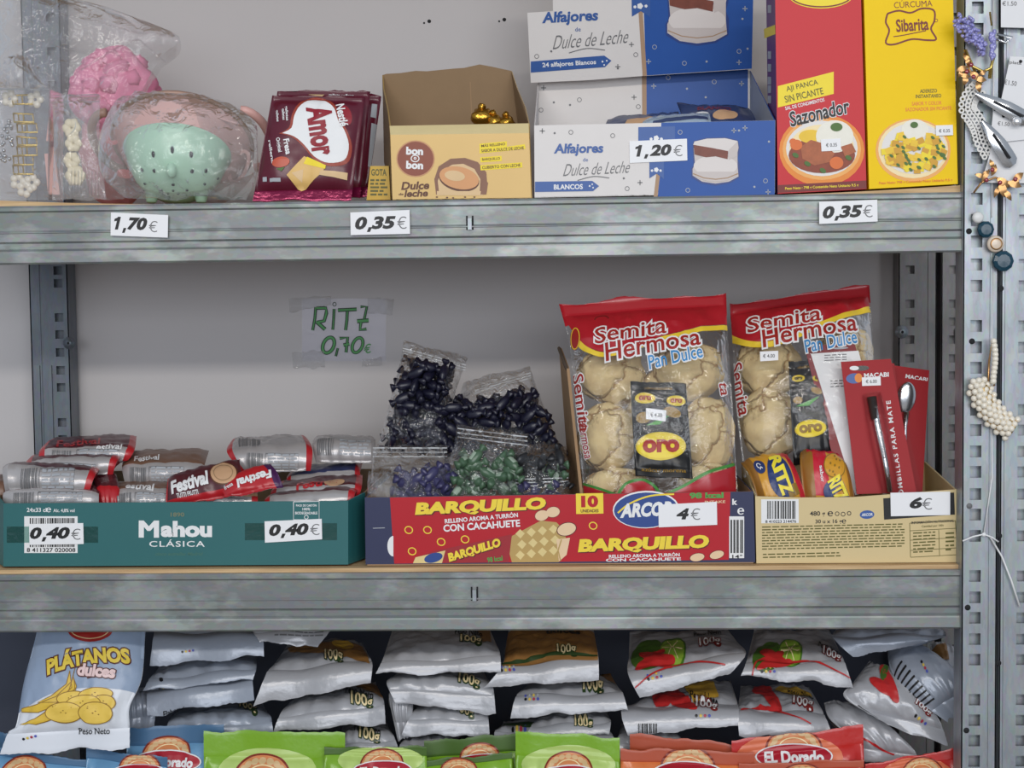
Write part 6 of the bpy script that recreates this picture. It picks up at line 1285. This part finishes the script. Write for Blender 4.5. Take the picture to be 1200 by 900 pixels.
front_bag((239, 856), (404, 859), .040, 'lime green biscuit bag with a wide crimped top, leftmost green one', CGN, CGN, 304, (308, 910, 1.0), light=(312, 905, 58, 26, CGL), sealf=.14)
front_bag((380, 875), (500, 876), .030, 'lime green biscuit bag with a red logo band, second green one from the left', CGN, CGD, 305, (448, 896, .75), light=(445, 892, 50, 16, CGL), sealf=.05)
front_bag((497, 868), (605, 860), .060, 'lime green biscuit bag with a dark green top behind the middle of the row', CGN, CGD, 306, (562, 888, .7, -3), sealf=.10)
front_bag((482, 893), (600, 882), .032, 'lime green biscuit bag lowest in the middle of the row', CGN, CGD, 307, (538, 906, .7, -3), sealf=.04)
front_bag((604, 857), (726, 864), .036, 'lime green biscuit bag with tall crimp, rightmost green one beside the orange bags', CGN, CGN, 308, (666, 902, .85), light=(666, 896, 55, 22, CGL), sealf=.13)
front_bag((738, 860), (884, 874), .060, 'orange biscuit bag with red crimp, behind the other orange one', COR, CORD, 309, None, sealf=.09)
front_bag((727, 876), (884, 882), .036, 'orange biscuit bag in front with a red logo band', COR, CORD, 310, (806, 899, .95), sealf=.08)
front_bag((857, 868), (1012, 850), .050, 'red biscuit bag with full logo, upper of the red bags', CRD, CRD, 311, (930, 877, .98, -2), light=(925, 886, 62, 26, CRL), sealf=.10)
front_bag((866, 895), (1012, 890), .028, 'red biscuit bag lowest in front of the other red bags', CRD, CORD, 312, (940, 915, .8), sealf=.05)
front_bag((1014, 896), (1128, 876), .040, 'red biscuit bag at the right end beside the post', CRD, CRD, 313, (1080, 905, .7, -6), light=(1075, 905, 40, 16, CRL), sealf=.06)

# ------------------------------------------------------------------ hair things hanging on the right posts
YH = -.022
CARDW = mat('white_card', (226, 226, 228), .5, var=.01)
def white_card(q, d, label, words):
    c = [P(x, y, d) for x, y in q]; b = MB(); b.sheet(c, .0006, CARDW); f = Flat(c[0], c[1], c[2])
    for w in words: f.lay(b, text(*w), GREY, 1)
    f.lay(b, ell(q[0][0]+12, q[0][1]+6, 2), HOLE, 1)
    build('display_card', b, label=label, cat='display card', group='white hair clip cards')
white_card([(1173, -30), (1216, -30), (1216, 33), (1173, 32)], -.026, 'white display card priced €1.50 in the top right corner', [('€1.50', 1183, 4, 17, 5.5, 0, 0, .01)])
white_card([(1184, 66), (1222, 68), (1222, 215), (1150, 214), (1160, 180)], -.024, 'larger white display card priced €1.50 behind the silver snap clips', [('€1.50', 1184, 97, 15, 6, 8, 0, .01), ('plata', 1190, 74, 14, 4.5, 6)])
white_card([(1164, 130), (1216, 128), (1216, 162), (1160, 168)], -.027, 'small white card between the two silver snap clips', [('€1.50', 1176, 145, 14, 5, 5, 0, .01)])
LIL = mat('lilac_crystal', (146, 144, 206), .12, spec=.9, var=.4, scale=300, coat=.6)
b = MB(); root = thing('flower_clip', 'lilac crystal flower hair clip hanging at the top of the right post', 'hair clip', P(1145, 66, -.03))
for k in range(110):
    t = RND.random(); x = 1127+26*t+RND.uniform(-9, 9)*(1-.5*t); y = 24+36*t+RND.uniform(-12, 12)*(1-.4*t); b.ball(P(x, y, -.030+RND.uniform(-.004, .004)), (.0021), .0021, .0027, LIL, 6, 4, Matrix.Rotation(RND.uniform(0, 3), 3, 'Y'))
for k in range(22): b.ball(P(1163+RND.uniform(-2.5, 2.5), 34+RND.uniform(0, 34), -.029), .0024, .0024, .0034, LIL, 6, 4)
build('blossom', b, root)
b = MB(); b.tube([P(x, y, -.028) for x, y in ((1131, 58), (1140, 78), (1152, 84), (1161, 80), (1164, 68))], .0018, GOLDM, 8); b.tube([P(1161, 80, -.028), P(1160, 92, -.028)], .0022, GOLDM, 8); b.tube([P(1140, 78, -.028), P(1150, 100, -.028)], .0016, GOLDM, 8)
build('stem', b, root)
b = MB(); b.tube([P(1168, 40, -.025), P(1186, 44, -.025), P(1178, 50, -.026), P(1168, 46, -.026)], .0016, SILV, 8); b.tube([P(1160, 14, -.026), P(1162, 30, -.027)], .001, GOLDM, 6); build('pin', b, root)
ROSE = mat('rose_gold', (176, 134, 88), .28, metal=.8, var=.25, scale=400); GEM = mat('garnet_gem', (150, 50, 60), .15, spec=.8, coat=.5)
def leaf(b, x, y, d, L, w, rot, m):
    c = P(x, y, d); a = math.radians(rot); ux = Vector((math.cos(a), 0, -math.sin(a))); uy = Vector((math.sin(a), 0, math.cos(a))); n = 8; vs = []
    for s in (1, -1):
        for k in range(n+1): t = k/n; vs.append(c+ux*(L*t)+uy*(s*w*math.sin(math.pi*t)**.8)+Vector((0, -.0018*math.sin(math.pi*t), 0)))
    b.add(vs, [(k, k+1, n+1+k+1, n+1+k) for k in range(n)], m, True); b.tube([c, c+ux*L], .0006, m, 5)
def spray(pts, leaves, label, gems):
    root = thing('leaf_hair_pin', label, 'hair pin', P(pts[0][0], pts[0][1], -.03)); b = MB(); b.tube([P(x, y, -.029) for x, y in pts], .0012, ROSE, 6); build('stem', b, root)
    for (x, y, L, w, rot) in leaves: b = MB(); leaf(b, x, y, -.030, L*.95, w*.62, rot, ROSE); build('leaf', b, root)
    for (x, y) in gems: b = MB(); b.ball(P(x, y, -.032), .0026, .002, .0026, GEM, 8, 6); build('gem', b, root)
spray([(1130, 62), (1136, 82), (1148, 98)], [(1134, 78, .014, .005, 160), (1136, 84, .016, .006, 40), (1132, 88, .012, .005, 100), (1142, 92, .014, .005, 10), (1138, 72, .012, .004, 215), (1144, 96, .013, .005, 70), (1131, 68, .010, .004, 60), (1137, 90, .012, .004, 190), (1147, 88, .010, .004, -30), (1128, 82, .010, .004, 120)], 'gold leaf hair pin under the lilac flower clip', [(1133, 84), (1141, 90), (1138, 76)])
spray([(1141, 226), (1150, 214), (1166, 208), (1184, 214), (1197, 208)], [(1150, 214, .018, .004, -60), (1162, 206, .014, .005, -70), (1168, 208, .018, .007, 40), (1172, 212, .020, .007, 75), (1180, 213, .018, .006, 20), (1186, 212, .016, .006, -35), (1176, 222, .016, .005, 55), (1160, 200, .012, .004, 150), (1154, 208, .012, .004, 200), (1164, 198, .012, .004, -110), (1188, 208, .012, .004, 60), (1170, 218, .014, .004, 110), (1182, 218, .012, .004, -10)], 'gold leaf hair pin hanging below the silver snap clips', [(1156, 211), (1163, 199), (1172, 214), (1190, 210)])
# lace strip and snap clips
LACE = mat('white_lace', (232, 230, 226), .8, var=.03); b = MB()
lc = curve([(1146, 104), (1137, 114), (1134, 128), (1142, 140), (1148, 152), (1152, 166), (1160, 180)], 3)
for k, (x, y) in enumerate(lc):
    a_, c_ = lc[max(0, k-1)], lc[min(len(lc)-1, k+1)]; dx, dy = c_[0]-a_[0], c_[1]-a_[1]; l = math.hypot(dx, dy) or 1
    for o_ in (-7.5, 0, 7.5):
        c = P(x-dy/l*o_, y+dx/l*o_, -.0205-.0004*((k+int(o_)) % 3)); M = Matrix.Translation(c) @ Matrix.Rotation(math.radians(90), 4, 'X'); b.lathe([(.0015, 0), (.0034, 0), (.0034, .0008), (.0015, .0008), (.0015, 0)], M, LACE, 10)
b.fs = [False]*len(b.fs)
build('lace_strip', b, label='white lace strip behind the silver snap clips on the right post', cat='lace')
def snap(a, c, w, label, d):
    root = thing('snap_clip', label, 'hair clip', P((a[0]+c[0])/2, (a[1]+c[1])/2, d)); b = MB(); A_, C_ = P(a[0], a[1], d), P(c[0], c[1], d); ax = (C_-A_).normalized(); pr_ = ax.cross(Vector((0, 1, 0))).normalized(); L = (C_-A_).length; n = 14; vs = []
    for k in range(n+1):
        t = k/n; ww = w*(.25+.75*min(1, t*1.8)**.7)*(1 if t < .9 else (1-((t-.9)/.1)**2*.5)); z = -.004*math.sin(math.pi*t)
        for u in (-1, -.45, 0, .45, 1): vs.append(A_+ax*(L*t)+pr_*(ww*u)+Vector((0, z-.0016*(1-u*u), 0)))
    b.add(vs, [(k*5+j, k*5+j+1, k*5+j+6, k*5+j+5) for k in range(n) for j in range(4)], SILV, True); build('body', b, root)
    b = MB(); b.tube([A_+ax*L*.3+Vector((0, -.0075, 0)), A_+ax*L*.85+Vector((0, -.007, 0))], [.0012, .0016], mat('steel_slot', (90, 92, 96), .4, metal=.6), 6); build('tongue', b, root)
snap((1143, 110), (1207, 142), .0085, 'wide silver snap clip with rhinestone pointing left, upper of two', -.030)
snap((1151, 142), (1187, 194), .0085, 'silver snap clip slanting down to the right, lower of two', -.030)
c = P(1192, 142, -.037); b = MB(); b.ball(c, .0055, .003, .005, mat('rhinestone', (238, 238, 240), .08, metal=.6, spec=.9), 8, 5); build('rhinestone', b, label='square clear rhinestone on the upper silver snap clip', cat='rhinestone')
# button-like beads
for x, y, rr, m, lab in ((1145.5, 255, 6.6, mat('pale_bead', (226, 226, 224), .35), 'small pale round bead, topmost of the beads on the right post'), (1154.5, 269, 9.8, mat('teal_bead', (22, 62, 80), .2, spec=.5, var=.2), 'faceted teal bead just under the small pale bead'), (1166, 286, 9.8, mat('cream_bead', (226, 208, 188), .3, coat=.4), 'cream bead with a ring between the two teal beads'), (1175, 306, 12.2, mat('teal_bead', (36, 84, 104)), 'larger teal bead, lowest of the beads on the right post')):
    c = P(x, y, -.020); s = rr*.00098; M = Matrix.Translation(c) @ Matrix.Rotation(math.radians(90), 4, 'X'); b = MB(); n = 10 if 'teal' in m.name else 24
    b.lathe([(0, .0058), (s*.62, .0055), (s*.92, .004), (s, .002), (s*.9, -.001), (0, -.002)], M, m, n)
    if n == 10: b.fs = [False]*len(b.fs)
    if 'cream' in m.name: b.lathe([(s*.55, .0062), (s*.7, .0062), (s*.7, .005)], M, ROSE, 24)
    build('bead', b, label=lab, cat='bead')
# pearl clip
root = thing('pearl_hair_clip', 'white pearl covered hair clip hanging on the right post', 'hair clip', P(1165, 456, -.026))
b = MB(); spine = curve([(1148, 452), (1152, 466), (1160, 482), (1172, 494), (1186, 502)], 8); b.tube([P(x, y, -.020) for x, y in spine], .011, mat('gold_plate', (206, 170, 110), .3, metal=.8), 10); build('base_plate', b, root)
b = MB(); b.tube([P(1158, 452, -.024), P(1159, 425, -.028), P(1162.5, 398, -.03), P(1166, 425, -.028), P(1165, 452, -.024)], .0013, ROSE, 8); build('prong', b, root)
pm_ = MB(); pm_.ball(Vector((0, 0, 0)), .0037, .0037, .0037, PEARL, 12, 8); pme = None; cnt = 0
spots = [(1164.5+.12*k+1.5*math.sin(k*.5), 400+k*5.2, -.031) for k in range(10)]
sp = curve([(1147, 446), (1150, 462), (1160, 480), (1172, 493), (1186, 503)], 30); acc = 0; last = sp[0]; row = 0
lens = [0]
for i in range(1, len(sp)): lens.append(lens[-1]+math.hypot(sp[i][0]-sp[i-1][0], sp[i][1]-sp[i-1][1]))
k = 0
while k*5.9 < lens[-1]:
    i = min(range(len(lens)), key=lambda j: abs(lens[j]-k*5.9)); a, c = sp[max(0, i-1)], sp[min(len(sp)-1, i+1)]; dx, dy = c[0]-a[0], c[1]-a[1]; l = math.hypot(dx, dy) or 1; nx, ny = -dy/l, dx/l
    offs = (-13, -6.5, 0, 6.5, 13) if k % 2 == 0 else (-9.7, -3.2, 3.2, 9.7)
    if k in (0,): offs = (-6.5, 0, 6.5)
    for o_ in offs: spots.append((sp[i][0]+nx*o_, sp[i][1]+ny*o_, -.030+.010*(o_/14)**2))
    k += 1
pearl0 = None
for x, y, d in spots:
    if pearl0 is None: pearl0 = build('pearl', pm_, root, loc=P(x, y, d)); pearl0.location = P(x, y, d)-WLOC[root.name]; pme = pearl0.data; pme.transform(Matrix.Translation(pearl0.location*0)); 
    else:
        o = pearl0.copy(); COL.objects.link(o); o.parent = root; o.location = P(x, y, d)-WLOC[root.name]
for o in root.children:
    if o.name.startswith('pearl'): o.data = pme
# the first pearl's mesh was stored about its own location
off = WLOC[pearl0.name]
pme.transform(Matrix.Translation(off))
# white cord tied on the post
b = MB(); b.tube([P(1163, 318, -.0145), P(1162, 450, -.0145), P(1162.5, 560, -.0145), P(1153, 626, -.017)], .0008, WHITE, 6); b.tube([P(1128, 634, -.0165), P(1140, 629, -.0175), P(1153, 626, -.018), P(1163, 630, -.0175), P(1170, 635, -.016)], .001, WHITE, 6); b.tube([P(1160, 629, -.018), P(1174, 652, -.019), P(1185, 680, -.0195), P(1195, 711, -.019)], .0011, WHITE, 6); b.ball(P(1153, 626.5, -.018), .0028, .002, .0024, WHITE, 8, 6); b.tube([P(1164, -10, -.0165), P(1164.5, 100, -.0168), P(1163, 200, -.0165), P(1162, 255, -.0155)], .0008, WHITE, 6)
build('cord', b, label='thin white cord tied in a knot round the right post', cat='cord')
